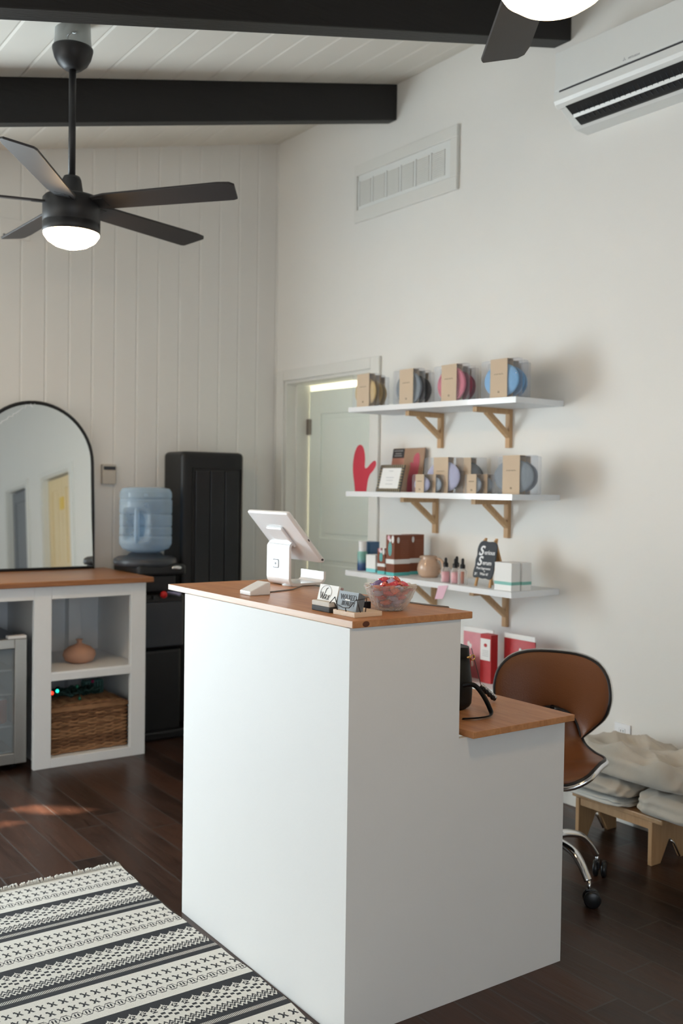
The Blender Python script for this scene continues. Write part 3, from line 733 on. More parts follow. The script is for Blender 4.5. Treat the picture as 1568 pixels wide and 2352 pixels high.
def pack(s, n, z, w, h, d, m_in, label, band=.10, group=None, ring=False, rz=0, lean=0):
    t = wplace('banded_pack', label, 'package', s, n, z, group, rz)
    mb = MB(); mb.box((-w/2, -d/2, 0), (w/2, d/2, h), M['clearbox'], bev=.006, seg=2, smooth=True); part_label(mb.build('clear_wrap', t), 'clear film wrap')
    mb = MB()
    rr = min(h*.44, w*.44)
    if ring:
        for q in range(4): mb.tube([((rr*1.15-q*.013)*math.cos(a*math.pi/16), 0+.002*q, h*.46+(rr-q*.013)*math.sin(a*math.pi/16)) for a in range(32)], d*.30, m_in, 8, cyclic=True, flat=(.8, .8))
        mb.sphere((0, 0, h*.46), rr*.55, m_in, (1.1, .25, 1))
    else: mb.sphere((0, 0, h*.46), rr, m_in, (w*.475/rr, d*.42/rr, 1), seg=28)
    part_label(mb.build('contents', t), 'folded coloured pad')
    mb = MB(); b = band/2; e = .0012
    mb.box((-b, -d/2-e, -.0), (b, -d/2+.0002, h+e), M['kraft']); mb.box((-b, d/2-.0002, 0), (b, d/2+e, h+e), M['kraft']); mb.box((-b, -d/2, h-.0005), (b, d/2, h+e), M['kraft'])
    k_ = mb.build('paper_band', t); part_label(k_, 'brown kraft paper band')
    mb = MB()
    for q in range(9): mb.box((-b*.55+q*b*.125, -d/2-e*1.5, h*.60+.0012*math.sin(q*2)), (-b*.47+q*b*.125, -d/2-e, h*.60+.005+.002*math.sin(q*3)), M['print'])
    for q in range(4): mb.box((-.005+q*.003, -d/2-e*1.5, h*.13), (-.003+q*.003, -d/2-e, h*.13+.010-.002*(q % 2)), M['print'])
    mb.build('printing', k_)
    return t
def tint(name, c, **k): return mat(name, c, .85, noise=.15, nscale=80, **k)
T_yel, T_gry, T_blk, T_pnk, T_red, T_blu, T_lav, T_sil = (tint('honey_fabric', (.62, .44, .20)), tint('ash_fabric', (.20, .23, .26)), tint('charcoal_fabric', (.025, .027, .03)),
    tint('rose_fabric', (.66, .18, .25)), tint('berry_fabric', (.38, .05, .09)), tint('sky_fabric', (.20, .42, .68)), tint('lavender_fabric', (.42, .42, .58)), tint('silver_fabric', (.36, .41, .47)))
def s1z(s): return 1.828-(s-1.797)*math.tan(R(.95))
G1 = 'kraft banded packs on the top shelf'
for s, w_, a, b, la, lb, ring in ((1.290, .19, T_yel, T_yel, 'honey yellow', 'yellow', False), (1.64, .205, T_gry, T_blk, 'grey ribbed', 'black', True),
                            (1.950, .215, T_pnk, T_red, 'pink ribbed', 'dark red', True), (2.275, .225, T_blu, T_blu, 'sky blue', 'blue', False)):
    pack(s, .272, s1z(s), w_, .172, .035, a, 'clear kraft banded pack of %s pads at the front of the top shelf' % la, .104, G1, ring)
    pack(s-.02, .215, s1z(s), w_, .168, .035, b, 'clear kraft banded pack behind the %s one on the top shelf' % la, .104, G1)
    pack(s-.055, .160, s1z(s), w_, .165, .035, b, 'rearmost clear kraft banded pack behind the %s ones on the top shelf' % la, .104, G1)
G2 = 'kraft banded packs on the middle shelf'
zz = 1.3925
pack(1.83, .205, zz, .25, .172, .035, T_lav, 'clear kraft banded pack of lavender pads left on the middle shelf', .104, G2)
pack(1.93, .15, zz, .25, .170, .035, T_blk, 'clear pack of black pads behind the lavender one on the middle shelf', .104, G2)
pack(2.325, .235, zz, .26, .172, .035, T_gry, 'clear kraft banded pack of grey and black pads at right end of middle shelf', .104, G2)
pack(2.30, .175, zz, .24, .170, .035, T_sil, 'clear pack of silver grey pads rearmost at right end of the middle shelf', .104, G2)
pack(1.765, .285, zz, .12, .088, .03, T_lav, 'small kraft banded pack in front of the lavender pack', .062, G2)
pack(1.805, .245, zz, .12, .088, .03, T_sil, 'small silver grey pack behind the small lavender pack', .062, G2)
pack(2.125, .285, zz, .10, .088, .03, T_sil, 'small kraft banded pack in front of the grey and black pack', .062, G2)
pack(2.155, .245, zz, .10, .088, .03, T_gry, 'small grey pack behind the right small pack on the middle shelf', .062, G2)

# red mitt: one continuous body
mt_ = wplace('exfoliating_mitt', 'red silicone mitt standing upright at the left end of the middle shelf', 'mitt', 1.19, .22, 1.3925)
t = bmesh.new(); outline = [(-.050, 0), (-.058, .05), (-.070, .10), (-.072, .15), (-.060, .205), (-.035, .245), (-.008, .254), (.018, .243), (.034, .205), (.037, .16), (.032, .128), (.050, .122), (.085, .150), (.115, .166), (.132, .160), (.132, .138), (.110, .112), (.080, .092), (.066, .070), (.056, .03), (.052, 0)]
def smooth_closed(pts, n=3):
    for _ in range(n):
        q = []
        for i in range(len(pts)):
            a, b = pts[i], pts[(i+1) % len(pts)]
            if abs(a[1]) < 1e-6 and abs(b[1]) < 1e-6: q += [a, b]; continue
            q += [(a[0]*.75+b[0]*.25, a[1]*.75+b[1]*.25), (a[0]*.25+b[0]*.75, a[1]*.25+b[1]*.75)]
        pts = q
    return pts
def pillow(mb, outline, th, m, layers=6, X=None):
    # inflate an outline: nested inset rings with rising thickness, front and back
    t = bmesh.new(); n = len(outline)
    vsf = [t.verts.new((x, 0, z)) for x, z in outline]; f = t.faces.new(vsf); t.faces.ensure_lookup_table()
    cur = [f]
    for k in range(layers):
        r = bmesh.ops.inset_region(t, faces=cur, thickness=th*.16, depth=0, use_even_offset=True)
    # height by distance from border
    border = [Vector((x, 0, z)) for x, z in outline]
    def dist(p):
        best = 9
        for i in range(len(border)):
            a, b = border[i], border[(i+1) % len(border)]; ab = b-a; tt = max(0, min(1, (p-a).dot(ab)/max(ab.length_squared, 1e-12)))
            best = min(best, (p-(a+ab*tt)).length)
        return best
    bmesh.ops.triangulate(t, faces=[f for f in t.faces if len(f.verts) > 4])
    for v in t.verts: v.co.y = -th*math.sqrt(max(0, 1-(1-min(1, dist(v.co)/(th*1.3)))**2))
    g = bmesh.ops.duplicate(t, geom=list(t.verts)+list(t.edges)+list(t.faces))
    for e in g['geom']:
        if isinstance(e, bmesh.types.BMVert): e.co.y *= -1
    bmesh.ops.remove_doubles(t, verts=t.verts, dist=1e-5); bmesh.ops.recalc_face_normals(t, faces=t.faces)
    return mb._add(t, m, X, True)
mb = MB(); pillow(mb, smooth_closed(outline, 2), .030, M['red_rubber']); mb.build('body', mt_)
# easel backed gold frame
pf = wplace('picture_frame', 'small ridged gold picture frame leaning back beside the red mitt', 'picture frame', 1.405, .205, 1.3925)
FX = rx(R(-14)); mb = MB(); a, b = .095, .145
for k in range(24):
    x = -a+.004+k*(2*a-.008)/23
    mb.box((x-.0028, -.008, 0), (x+.0028, 0, .017), M['frame_stripe'] if k % 2 else M['pewter'], X=FX); mb.box((x-.0028, -.008, b-.017), (x+.0028, 0, b), M['frame_stripe'] if k % 2 else M['pewter'], X=FX)
for k in range(15):
    z = .020+k*(b-.040)/14
    for s in (-1, 1): mb.box((s*a-(.015 if s > 0 else 0), -.008, z-.0026), (s*a+(.015 if s < 0 else 0), 0, z+.0026), M['frame_stripe'] if k % 2 else M['pewter'], X=FX)
mb.box((-a, -.003, 0), (a, .004, b), M['pewter'], X=FX); mb.build('frame', pf)
mb = MB(); mb.box((-a+.017, -.0045, .017), (a-.017, -.003, b-.017), M['paper'], X=FX); q = mb.build('card', pf); part_label(q, 'plain white card')
mb = MB()
for z, wd in ((.110, .04), (.075, .07), (.060, .055), (.040, .06)): 
    for k in range(int(wd/.006)): mb.box((-wd/2+k*.006, -.0052, z), (-wd/2+k*.006+.004, -.0044, z+.003), M['greyink'], X=FX)
mb.build('printing', q)
mb = MB(); mb.prism([(.002, 0.0), (.060, 0), (.030, .12)], -.02, .02, M['black'], 'x'); mb.build('stand', pf)
# postcard showing a mitt, behind the frame
pc = wplace('display_card', 'brown printed display card with a pink mitt picture behind the gold frame', 'card', 1.36, .06, 1.3925)
CX_ = rx(R(-9)); mb = MB(); mb.box((-.13, -.003, 0), (.13, 0, .238), mat('brown_card_print', (.40, .25, .16), .5, noise=.35, nscale=7), X=CX_); mb.build('board', pc)
mb = MB(); mb.box((-.13, -.0045, .185), (-.035, -.003, .236), M['ink'], X=CX_); q = mb.build('title_block', pc)
mb = MB()
for z, wd in ((.222, .07), (.207, .05), (.195, .06)): mb.box((-.082-wd/2, -.0055, z), (-.082+wd/2, -.0045, z+.005), M['greyink'], X=CX_)
mb.build('printing', q)
mb = MB(); mb.box((-.13, -.0042, .12), (-.03, -.003, .185), mat('blush_print', (.52, .25, .19), .5, noise=.2), X=CX_); mb.build('blush_patch', pc)
mb = MB(); mb.prism([(x*.9+.065, z*.82) for x, z in smooth_closed([(-.04, 0), (-.05, .10), (-.035, .17), (-.045, .19), (-.03, .2), (-.015, .18), (-.02, .235), (.01, .262), (.03, .25), (.04, .20), (.035, .1), (.03, 0)], 2)], -.0048, -.003, mat('rose_mitt_print', (.55, .10, .14), .5, noise=.1), 'y', X=CX_); mb.build('mitt_picture', pc)

# lower products on the bottle shelf
z3 = lambda s: .9675-(s-1.79)*math.tan(R(.33))
sb = wplace('spray_bottle', 'slim green to navy bottle with white cap at the left end of the bottle shelf', 'bottle', 1.235, .235, z3(1.235))
def gradient(name, stops, rough=.25):
    mt2, nt, p = nodes_of(name); tc = nd(nt, 'ShaderNodeTexCoord'); s2 = nd(nt, 'ShaderNodeSeparateXYZ'); nt.links.new(tc.outputs['Generated'], s2.inputs[0])
    cr = nd(nt, 'ShaderNodeValToRGB'); e = cr.color_ramp.elements
    e[0].position, e[0].color = stops[0][0], stops[0][1]+(1,); e[1].position, e[1].color = stops[-1][0], stops[-1][1]+(1,)
    for pz, cc in stops[1:-1]: k = e.new(pz); k.color = cc+(1,)
    nt.links.new(s2.outputs[2], cr.inputs[0]); nt.links.new(cr.outputs[0], p.inputs['Base Color']); p.inputs['Roughness'].default_value = rough; return mt2
mb = MB(); mb.lathe([(0, 0), (.026, 0), (.0275, .004), (.0275, .098), (.024, .103), (0, .103)], gradient('green_navy_print', [(0, (.03, .05, .16)), (.35, (.04, .09, .20)), (.6, (.16, .36, .33)), (1, (.22, .45, .38))]), 28); mb.build('body', sb)
mb = MB(); mb.lathe([(.022, .103), (.0225, .154), (.020, .157), (0, .157)], M['gloss_white'], 28); part_label(mb.build('cap', sb), 'tall white cap')
bcn = MB(); bcn.box((-.034, -.034, 0), (.034, .034, .152), M['bluecan'], bev=.002); 
bo = thing('tall_carton', 'tall metallic blue carton behind the white cream box', 'box', WP(1.215, .165, z3(1.2)), WRZ+.12); bcn.build('carton', bo)
wbx = wplace('small_carton', 'small white carton with aqua foot beside the green bottle', 'box', 1.335, .23, z3(1.335))
mb = MB(); mb.box((-.040, -.028, .018), (.040, .028, .091), M['paper'], bev=.001); mb.build('carton', wbx)
mb = MB(); mb.box((-.040, -.028, 0), (.040, .028, .018), mat('aqua_print', (.20, .58, .62), .5), bev=.001); part_label(mb.build('base_band', wbx), 'aqua lower band')
def brown_box(s, n, w_, d_, h_, label, face=True):
    t = wplace('tanning_carton', label, 'box', s, n, z3(s), 'chestnut brown cartons on the bottle shelf')
    mb = MB(); mb.box((-w_/2, -d_/2, .016), (w_/2, d_/2, h_), M['brownbox'], bev=.001); mb.build('carton', t)
    mb = MB(); mb.box((-w_/2-.0006, -d_/2-.0006, .058*h_/.2), (w_/2+.0006, d_/2+.0006, .079*h_/.2+.002), M['paper'], bev=.0005); part_label(mb.build('white_band', t), 'white band')
    mb = MB(); mb.box((-w_/2, -d_/2, 0), (w_/2, d_/2, .016), M['teal'], bev=.0006); part_label(mb.build('base_band', t), 'teal base')
    mb = MB(); mb.prism(smooth_closed([(-w_*.18, .098*h_/.2), (w_*.18, .098*h_/.2), (w_*.18, .165*h_/.2), (-w_*.18, .165*h_/.2)], 2), -d_/2-.0012, -d_/2, M['teal'], 'y')
    for k in range(6): mb.sphere((0, -d_/2-.001, (.106+.0105*k)*h_/.2), .0042*h_/.2, M['brownbox'], (1, .15, 1), seg=8)
    mb.build('name_panel', t)
    mb = MB(); mb.sphere((-w_*.18, -d_/2, h_*.93), w_*.16, M['pinkpaper'], (1, .1, 1.2)); mb.sphere((w_*.30, -d_/2, h_*.90), w_*.15, M['paper'], (1, .1, 2)); mb.sphere((-w_*.0, -d_/2-.0006, h_*.87), w_*.13, M['paper'], (1, .1, 1)); mb.sphere((w_/2, -d_*.25, h_*.88), w_*.12, M['paper'], (.05, 1, 2)); mb.build('flower_print', t)
    mb = MB()
    for k in range(10): mb.box((w_/2-.0002, -d_*.1, h_*(.45+.045*k)), (w_/2+.0006, d_*.4, h_*(.458+.045*k)), mat('brown_print', (.32, .14, .09), .6) if k == 0 else bpy.data.materials['brown_print'])
    mb.build('printing', t)
    return t
brown_box(1.445, .262, .062, .030, .132, 'small chestnut carton with white band left of the tall brown pair')
brown_box(1.530, .235, .066, .105, .205, 'left tall chestnut carton with white band and teal foot')
brown_box(1.505, .117, .066, .100, .205, 'right rear tall chestnut carton next to the jug')
# jug
jg = wplace('jug', 'beige glazed round jug with ear handle behind the candy bowl', 'jug', 1.690, .165, z3(1.69))
mb = MB(); mb.lathe([(0, 0), (.042, 0), (.052, .012), (.060, .04), (.055, .066), (.043, .086), (.038, .098), (.042, .108), (.038, .108), (.034, .098), (.036, .086), (0, .03)], M['mug'], 32); mb.build('body', jg)
mb = MB(); mb.tube([(.040+.042*math.sin(a), 0, .062+.034*math.cos(a)) for a in [k*math.pi/10 for k in range(11)]], .0075, M['mug'], 10, X=rz_(R(20))); mb.build('handle', jg)
mb = MB(); mb.sphere((-.042, -.01, .098), .012, M['mug'], (1.3, .9, .8)); mb.build('spout', jg)
# serum bottles
for k, (s, n, hh_, lq, lab) in enumerate(((1.925, .268, 0, 'pinkliquid', 'leftmost dropper bottle of pink serum'), (1.945, .215, .006, 'pinkliquid', 'rear dropper bottle of pink serum, its top tallest'),
                                          (1.985, .262, 0, 'pinkliquid', 'middle front dropper bottle of pink serum'), (2.035, .262, .004, 'mauve', 'rightmost dropper bottle, its serum reddish brown'))):
    t = wplace('dropper_bottle', lab+' on the bottle shelf', 'bottle', s, n, z3(s), 'serum bottles with black droppers')
    mb = MB(); mb.lathe([(0, 0), (.021, 0), (.0225, .003), (.0225, .062), (.018, .070), (.010, .074), (.010, .080)], M['vial'], 24); part_label(mb.build('glass', t), 'clear glass')
    mb = MB(); mb.lathe([(0, .003), (.0205, .003), (.0205, .052), (0, .052)], M[lq], 24) if lq != 'mauve' else mb.lathe([(0, .003), (.008, .003), (.008, .060), (0, .060)], mat('rust_liquid', (.45, .13, .07), .3), 16)
    mb.build('serum', t)
    mb = MB(); mb.lathe([(.0125, .074), (.0125, .092), (.010, .093), (.007, .097), (.0068, .112+hh_), (.004, .118+hh_), (0, .118+hh_)], M['dropper'], 20); part_label(mb.build('dropper', t), 'black rubber dropper cap')
# chalkboard easel
cbd = wplace('chalkboard_sign', 'small wavy edged chalkboard with white hand lettering on a wooden easel', 'sign', 2.165, .225, z3(2.165))
BX = tr(0, -.045, 0) @ rx(R(-13))
ol = [(-.062, .045), (-.050, .040), (-.030, .046), (-.005, .038), (.020, .042), (.040, .036), (.058, .045), (.064, .075), (.058, .105), (.064, .130), (.060, .155), (.062, .180), (.054, .205), (.030, .214), (.005, .209), (-.020, .216), (-.045, .212), (-.058, .195), (-.062, .170), (-.056, .145), (-.063, .125), (-.058, .100), (-.064, .070)]
mb = MB(); mb.prism(smooth_closed(ol, 2), -.003, .003, M['slate'], 'y', X=BX); bd = mb.build('board', cbd); part_label(bd, 'dark grey chalkboard')
TX = BX @ tr(0, -.0036, 0)
text('S', .062, M['chalk'], 'lettering', bd, TX @ tr(-.034, 0, .166) @ FRONT, shear=.25, bold=.0016); text('erious', .029, M['chalk'], 'lettering', bd, TX @ tr(.022, 0, .160) @ FRONT, bold=.0003, sx=.9)
text('S', .060, M['chalk'], 'lettering', bd, TX @ tr(-.034, 0, .118) @ FRONT, shear=.25, bold=.0014); text('erum', .029, M['chalk'], 'lettering', bd, TX @ tr(.016, 0, .112) @ FRONT, bold=.0003, sx=.9)
text('Post Ingrowns', .0155, M['chalk'], 'lettering', bd, TX @ tr(-.002, 0, .086) @ FRONT, bold=.0002)
text('&', .011, M['chalk'], 'lettering', bd, TX @ tr(.008, 0, .073) @ FRONT, bold=.0001); text('Wax it!', .017, M['chalk'], 'lettering', bd, TX @ tr(.008, 0, .060) @ FRONT, bold=.0002)
text('36', .018, M['chalk'], 'lettering', bd, TX @ tr(-.044, 0, .058) @ FRONT, bold=.0006)
for s_ in (-1, 1):
    mb = MB(); mb.bar((s_*.046, -.034, .0), (s_*.034, .018, .222), .012, .010, M['easel'], bev=.002); mb.build('leg', cbd)
    mb = MB(); mb.bar((s_*.046, .075, .0), (s_*.034, .008, .215), .012, .010, M['easel'], bev=.002); mb.build('leg', cbd)
mb = MB(); mb.prism([(-.04, .075), (.04, .075), (.045, .16), (.034, .214), (-.034, .214), (-.045, .16)], -.003, .003, M['easel'], 'y', X=tr(0, .073, 0) @ rx(R(17))); mb.build('back_board', cbd)
for s, n, lab in ((2.315, .255, 'front'), (2.325, .195, 'rear')):
    t = wplace('white_carton', '%s white carton with mint band at the right end of the bottle shelf' % lab, 'box', s, n, z3(s), 'mint banded white cartons')
    mb = MB(); mb.box((-.052, -.028, 0), (.052, .028, .124), M['paper'], bev=.001); mb.build('carton', t)
    mb = MB(); mb.box((-.0526, -.0286, .026), (.0526, .0286, .040), M['palegreen'], bev=.0004); part_label(mb.build('mint_band', t), 'mint green band')
pt = wplace('price_tag', 'pink paper tag hanging slanted from the edge of the bottle shelf', 'tag', 1.947, .3145, .9)
mb = MB(); mb.prism([(-.045, -.013), (.012, -.007), (.046, .060), (-.020, .052)], -.0006, .0006, M['pinkpaper'], 'y'); mb.build('card', pt)
# red packs on the bottom shelf
zb = .518
def pouch(s, n, w_, h_, m_, label, top='paper', rz=0):
    t = wplace('product_pouch', label, 'pouch', s, n, zb if not isinstance(n, tuple) else zb, None, rz)
    def f(u, v):
        x = (u-.5)*w_; z = v*h_; b = .028*max(0, 1-v/.86)**.6*math.sin(math.pi*min(1, max(0, u)))+.002
        return (x, -b, z)
    mb = MB(); mb.grid(f, 12, 10, m_); mb.grid(lambda u, v: (lambda p: (p[0], -p[1], p[2]))(f(1-u, v)), 12, 10, m_); mb.build('body', t)
    mb = MB(); mb.box((-w_/2, -.0035, h_*.90), (w_/2, .0035, h_), M[top], bev=.001); part_label(mb.build('header', t), 'white sealed header')
    mb = MB(); random.seed(int(s*100))
    for k in range(7):
        u = .15+.7*random.random(); v = .15+.6*random.random(); p = f(u, v); mb.sphere((p[0], p[1]-.0008, p[2]), .012*random.uniform(.4, 1), M['paper'], (1, .08, 1.4), seg=8)
    mb.build('print', t)
    return t
pouch(1.99, .255, .20, .125, M['redprint'], 'lower left crimson pouch behind the black handbag')
pouch(2.035, .15, .20, .235, M['pinkprint'], 'rose pink pouch with white header on the bottom shelf')
pouch(2.29, .14, .19, .235, M['redprint'], 'tall crimson patterned pouch behind the chair back')
bxx = wplace('product_carton', 'white fronted crimson carton between the pouches on the bottom shelf', 'box', 2.155, .20, zb)
mb = MB(); mb.box((-.035, -.022, 0), (.035, .022, .225), M['redprint'], bev=.001); mb.build('carton', bxx)
mb = MB(); mb.box((-.033, -.0235, .105), (.030, -.0222, .205), M['paper'], bev=.0006); q = mb.build('label_panel', bxx)
mb = MB(); mb.sphere((0, -.0238, .175), .011, M['redprint'], (1, .08, .8), seg=12)
for k in range(4): mb.box((-.02, -.0242, .125+k*.008), (.02, -.0236, .127+k*.008), M['greyink'])
mb.build('print', q)
bx2 = wplace('product_carton', 'crimson carton with white side label just right of the handbag', 'box', 2.06, .275, zb)
mb = MB(); mb.box((-.035, -.02, 0), (.035, .02, .118), M['redprint'], bev=.001); mb.build('carton', bx2)
mb = MB(); mb.box((-.028, -.0215, .035), (.0, -.0202, .10), M['paper'], bev=.0006); mb.build('label_panel', bx2)

# outlet and cord by the stool
ol_ = thing('wall_outlet', 'white wall outlet plate above the linen stack', 'outlet', WP(2.761, 0, .364), WRZ)
mb = MB(); mb.box((-.041, -.006, -.058), (.041, 0, .058), M['gloss_white'], bev=.002); mb.build('plate', ol_)
for z in (-.025, .025):
    mb = MB(); mb.box((-.016, -.008, z-.014), (.016, -.005, z+.014), M['gloss_white'], bev=.003)
    for x in (-.006, .006): mb.box((x-.0012, -.0085, z-.002), (x+.0012, -.0078, z+.007), M['ink'])
    mb.build('socket', ol_)
cd = MB(); cd.tube([WP(2.50, .012, .10), WP(2.47, .03, .075), WP(2.42, .07, .045), WP(2.36, .12, .015), WP(2.28, .16, .005), WP(2.1, .18, .005), WP(1.8, .2, .005)], .0035, M['cable'], 8)
tag(cd.build('power_cord'), 'thin grey power cord trailing on the floor along the wall', 'cord')

# ------------------------------------------------------------------ reception counter
ct = thing('reception_counter', 'tall white painted plywood reception counter stepping down to a desk', 'counter', (1.446, 2.016, 0))
dX1, dX2, dY = .373, .794, .93
mb = MB(); mb.prism([(0, 0), (dX2, 0), (dX2, .728), (dX1, .728), (dX1, 1.0565), (0, 1.0565)], 0, .018, M['counter'], 'y', bev=.0008); mb.build('end_panel', ct)
mb = MB(); mb.box((-.0005, -.0005, 0), (.018, dY, 1.0565), M['counter']); mb.build('front_panel', ct)
mb = MB(); mb.prism([(0, 0), (dX2, 0), (dX2, .728), (dX1, .728), (dX1, 1.0565), (0, 1.0565)], dY-.018, dY, M['counter'], 'y', X=tr(.0, 0, 0)); mb.build('far_end_panel', ct)
mb = MB(); mb.box((dX1-.018, .018, .74), (dX1, dY-.018, 1.0565), M['counter']); mb.build('rear_panel', ct)
mb = MB(); mb.box((.018, .018, .40), (dX1, dY-.018, .418), M['counter']); mb.build('inner_shelf', ct)
tp = MB(); tp.box((1.4513, 2.0113, 1.0566), (1.8567, 3.0855, 1.0751), M['pine'], bev=.0012)
top_o = tag(tp.build('counter_top'), 'varnished pine board forming the high top of the reception counter', 'countertop')
mb = MB(); mb.box((1.4505, 2.0125, 1.0572), (1.4514, 3.0845, 1.0745), M['pine_edge']); part_label(mb.build('pale_edge', top_o), 'paler long edge strip')
mb = MB()
for (x_, y_, z_, r_, sc_) in ((1.493, 2.0111, 1.0655, .0085, (1.3, .06, .9)),): mb.sphere((x_, y_, z_), r_, mat('dark_knot', (.10, .03, .012), .5, noise=.3, nscale=90), sc_)
part_label(mb.build('knot', top_o), 'dark knot')
dk = MB(); dk.box((1.8463, 1.989, .7286), (2.2524, 2.946, .7471), M['pine'], bev=.0012)
tag(dk.build('desk_top'), 'lower pine desk board behind the tall counter', 'desktop')

# card reader
rd = thing('card_reader', 'small white wedge shaped card reader on the left of the counter', 'card reader', (1.512, 2.634, 1.0752))
mb = MB(); mb.prism([(0, 0), (.072, 0), (.072, .038), (.064, .040), (0, .013)], 0, .066, M['gloss_white'], 'y', bev=.0028, smooth=False); mb.build('body', rd)
mb = MB(); mb.box((.004, .004, -.0002), (.068, .062, .002), M['greyplastic']); mb.build('base', rd)

# tablet stand
st = thing('tablet_stand', 'white point of sale tablet on a looped stand facing away', 'tablet stand', (1.762, 2.812, 1.0752))
def band(path, w0, w1, th, m_, X=None):
    mb = MB(); n = len(path); vs = []; fs = []
    for i, (x, z) in enumerate(path):
        a = path[max(i-1, 0)]; b = path[min(i+1, n-1)]; dx, dz = b[0]-a[0], b[1]-a[1]; l = math.hypot(dx, dz); nx, nz = -dz/l*th/2, dx/l*th/2
        vs += [(x+nx, w0, z+nz), (x+nx, w1, z+nz), (x-nx, w1, z-nz), (x-nx, w0, z-nz)]
    for i in range(n-1):
        for k in range(4): fs.append((4*i+k, 4*i+(k+1) % 4, 4*i+4+(k+1) % 4, 4*i+4+k))
    fs += [(3, 2, 1, 0), (4*n-4, 4*n-3, 4*n-2, 4*n-1)]
    t = bmesh.new(); V = [t.verts.new(v) for v in vs]
    for f in fs: t.faces.new([V[i] for i in f])
    bmesh.ops.recalc_face_normals(t, faces=t.faces)
    mb._add(t, m_, X, False); return mb
def arcp(cx, cz, r, a0, a1, n=7): return [(cx+r*math.cos(R(a0+(a1-a0)*k/n)), cz+r*math.sin(R(a0+(a1-a0)*k/n))) for k in range(n+1)]
path = [(.050, .130), (.042, .142), (.032, .1475)]+arcp(.024, .128, .020, 90, 180)+arcp(.024, .026, .020, 180, 270)+arcp(.125, .026, .020, 270, 360)+[(.145, .046)]
mb = band(path, 0, .143, .009, M['gloss_white']); mb.build('loop', st)
mb = MB(); mb.lathe([(0, 0), (.040, 0), (.040, .004), (.034, .006), (0, .006)], M['gloss_white'], 28, c=(.045, .04, 0)); mb.build('foot', st)
lm = MB(); X0_ = -.0010
def rr(w, h, r, n=4):
    o = []
    for cx, cy, a in ((w-r, h-r, 0), (-w+r, h-r, 90), (-w+r, -h+r, 180), (w-r, -h+r, 270)): o += [(cx+r*math.cos(R(a+90*k/n)), cy+r*math.sin(R(a+90*k/n))) for k in range(n+1)]
    return o
yc_, zc_ = .083, .074
lm.prism([(y+yc_, z+zc_) for y, z in rr(.019, .0155, .005)], X0_-.0008, X0_+.001, M['emblemgrey'], 'x')
lm.prism([(y+yc_, z+zc_) for y, z in rr(.0145, .0115, .003)], X0_-.0013, X0_+.001, M['gloss_white'], 'x')
lm.prism([(y+yc_, z+zc_) for y, z in rr(.0050, .0045, .001)], X0_-.0018, X0_+.001, M['emblemgrey'], 'x')
part_label(lm.build('emblem', st), 'grey square in square emblem')
# tablet cover: tilted shell
tilt = R(49); Lt = .222
tabX = tr(-.058, -.085, .2555) @ ry(tilt)
mb = MB(); mb.box((0, 0, -.010), (Lt, .262, .006), M['gloss_white'], bev=.0075, seg=4, X=tabX, smooth=True); tb = mb.build('tablet_shell', st)
mb = MB(); mb.box((.012, .012, .0055), (Lt-.012, .250, .0068), M['screen'], X=tabX); part_label(mb.build('screen', tb), 'dark screen facing away')
mb = MB(); mb.box((.06, .085, -.020), (.15, .19, -.009), M['gloss_white'], bev=.006, X=tabX); mb.build('mount_plate', st)
mb = MB(); mb.tube([(Lt-.012, -.002, -.003), (Lt-.012, .004, -.003)], .004, M['ink'], 10, X=tabX); mb.tube([(.12, -.001, -.002), (.128, -.001, -.002)], .002, M['ink'], 8, X=tabX); mb.build('button', st)
cb2 = MB(); T = 1.0775
cb2.tube([(1.585, 2.665, T), (1.62, 2.69, T), (1.66, 2.70, T), (1.72, 2.72, T), (1.79, 2.77, T+.004), (1.84, 2.765, T+.004), (1.845, 2.70, T+.002), (1.80, 2.60, T), (1.79, 2.5, T), (1.82, 2.35, T), (1.835, 2.2, T), (1.855, 2.11, T), (1.862, 2.10, T-.02)], .0022, M['cable'], 8)
tag(cb2.build('charging_cable'), 'thin grey cable winding across the counter top behind the tablet', 'cable')

# business card holders
h1 = thing('card_holder', 'two tone stone block holding white Wax cards', 'card holder', (1.492, 2.176, 1.0752))
mb = MB(); mb.box((0, 0, 0), (.055, .086, .014), M['slateblock'], bev=.002); part_label(mb.build('lower_block', h1), 'charcoal lower half')
mb = MB(); mb.box((0, 0, .014), (.055, .086, .028), M['stone'], bev=.003); part_label(mb.build('upper_block', h1), 'pale stone upper half')
wcd = thing('wax_cards', 'white script cards leaning in the stone holder', 'cards', (1.508, 2.17, 1.100))
CTX = ry(R(14)); mb = MB()
mb.box((0, 0, 0), (.006, .090, .047), M['paper'], X=CTX); mb.build('card_stack', wcd)
mb = MB(); mb.box((.0065, 0, 0), (.016, .089, .045), M['mauve'], X=CTX); part_label(mb.build('rear_cards', wcd), 'mauve rear cards')
mb = MB(); e = -.0006
def stroke(pts, r=.0008): mb.tube([(e, .088-y, z) for y, z in pts], r, M['ink'], 6, X=CTX)
stroke([(.010, .026), (.0115, .014), (.014, .008), (.018, .018), (.0195, .026), (.0205, .012), (.0235, .007), (.029, .022), (.034, .036), (.040, .039)])
stroke([(.036, .019), (.031, .019), (.028, .013), (.031, .008), (.036, .012), (.0385, .020), (.038, .009), (.041, .007)])
stroke([(.045, .019), (.051, .007)]); stroke([(.053, .020), (.044, .006)])
for z in (.030,): pass
mb2 = MB(); mb2.tube([(e, .088-(.034+.026*math.cos(a)), .026+.019*math.sin(a)) for a in [k*math.pi/14 for k in range(-8, 16)]], .0006, M['greyink'], 6, X=CTX); part_label(mb2.build('ring_print', wcd), 'pale grey ring'); 
part_label(mb.build('lettering', wcd), 'black script reading Wax')
h2 = thing('card_stand', 'maple block with black wire arms holding grey cards', 'card holder', (1.492, 2.061, 1.0752))
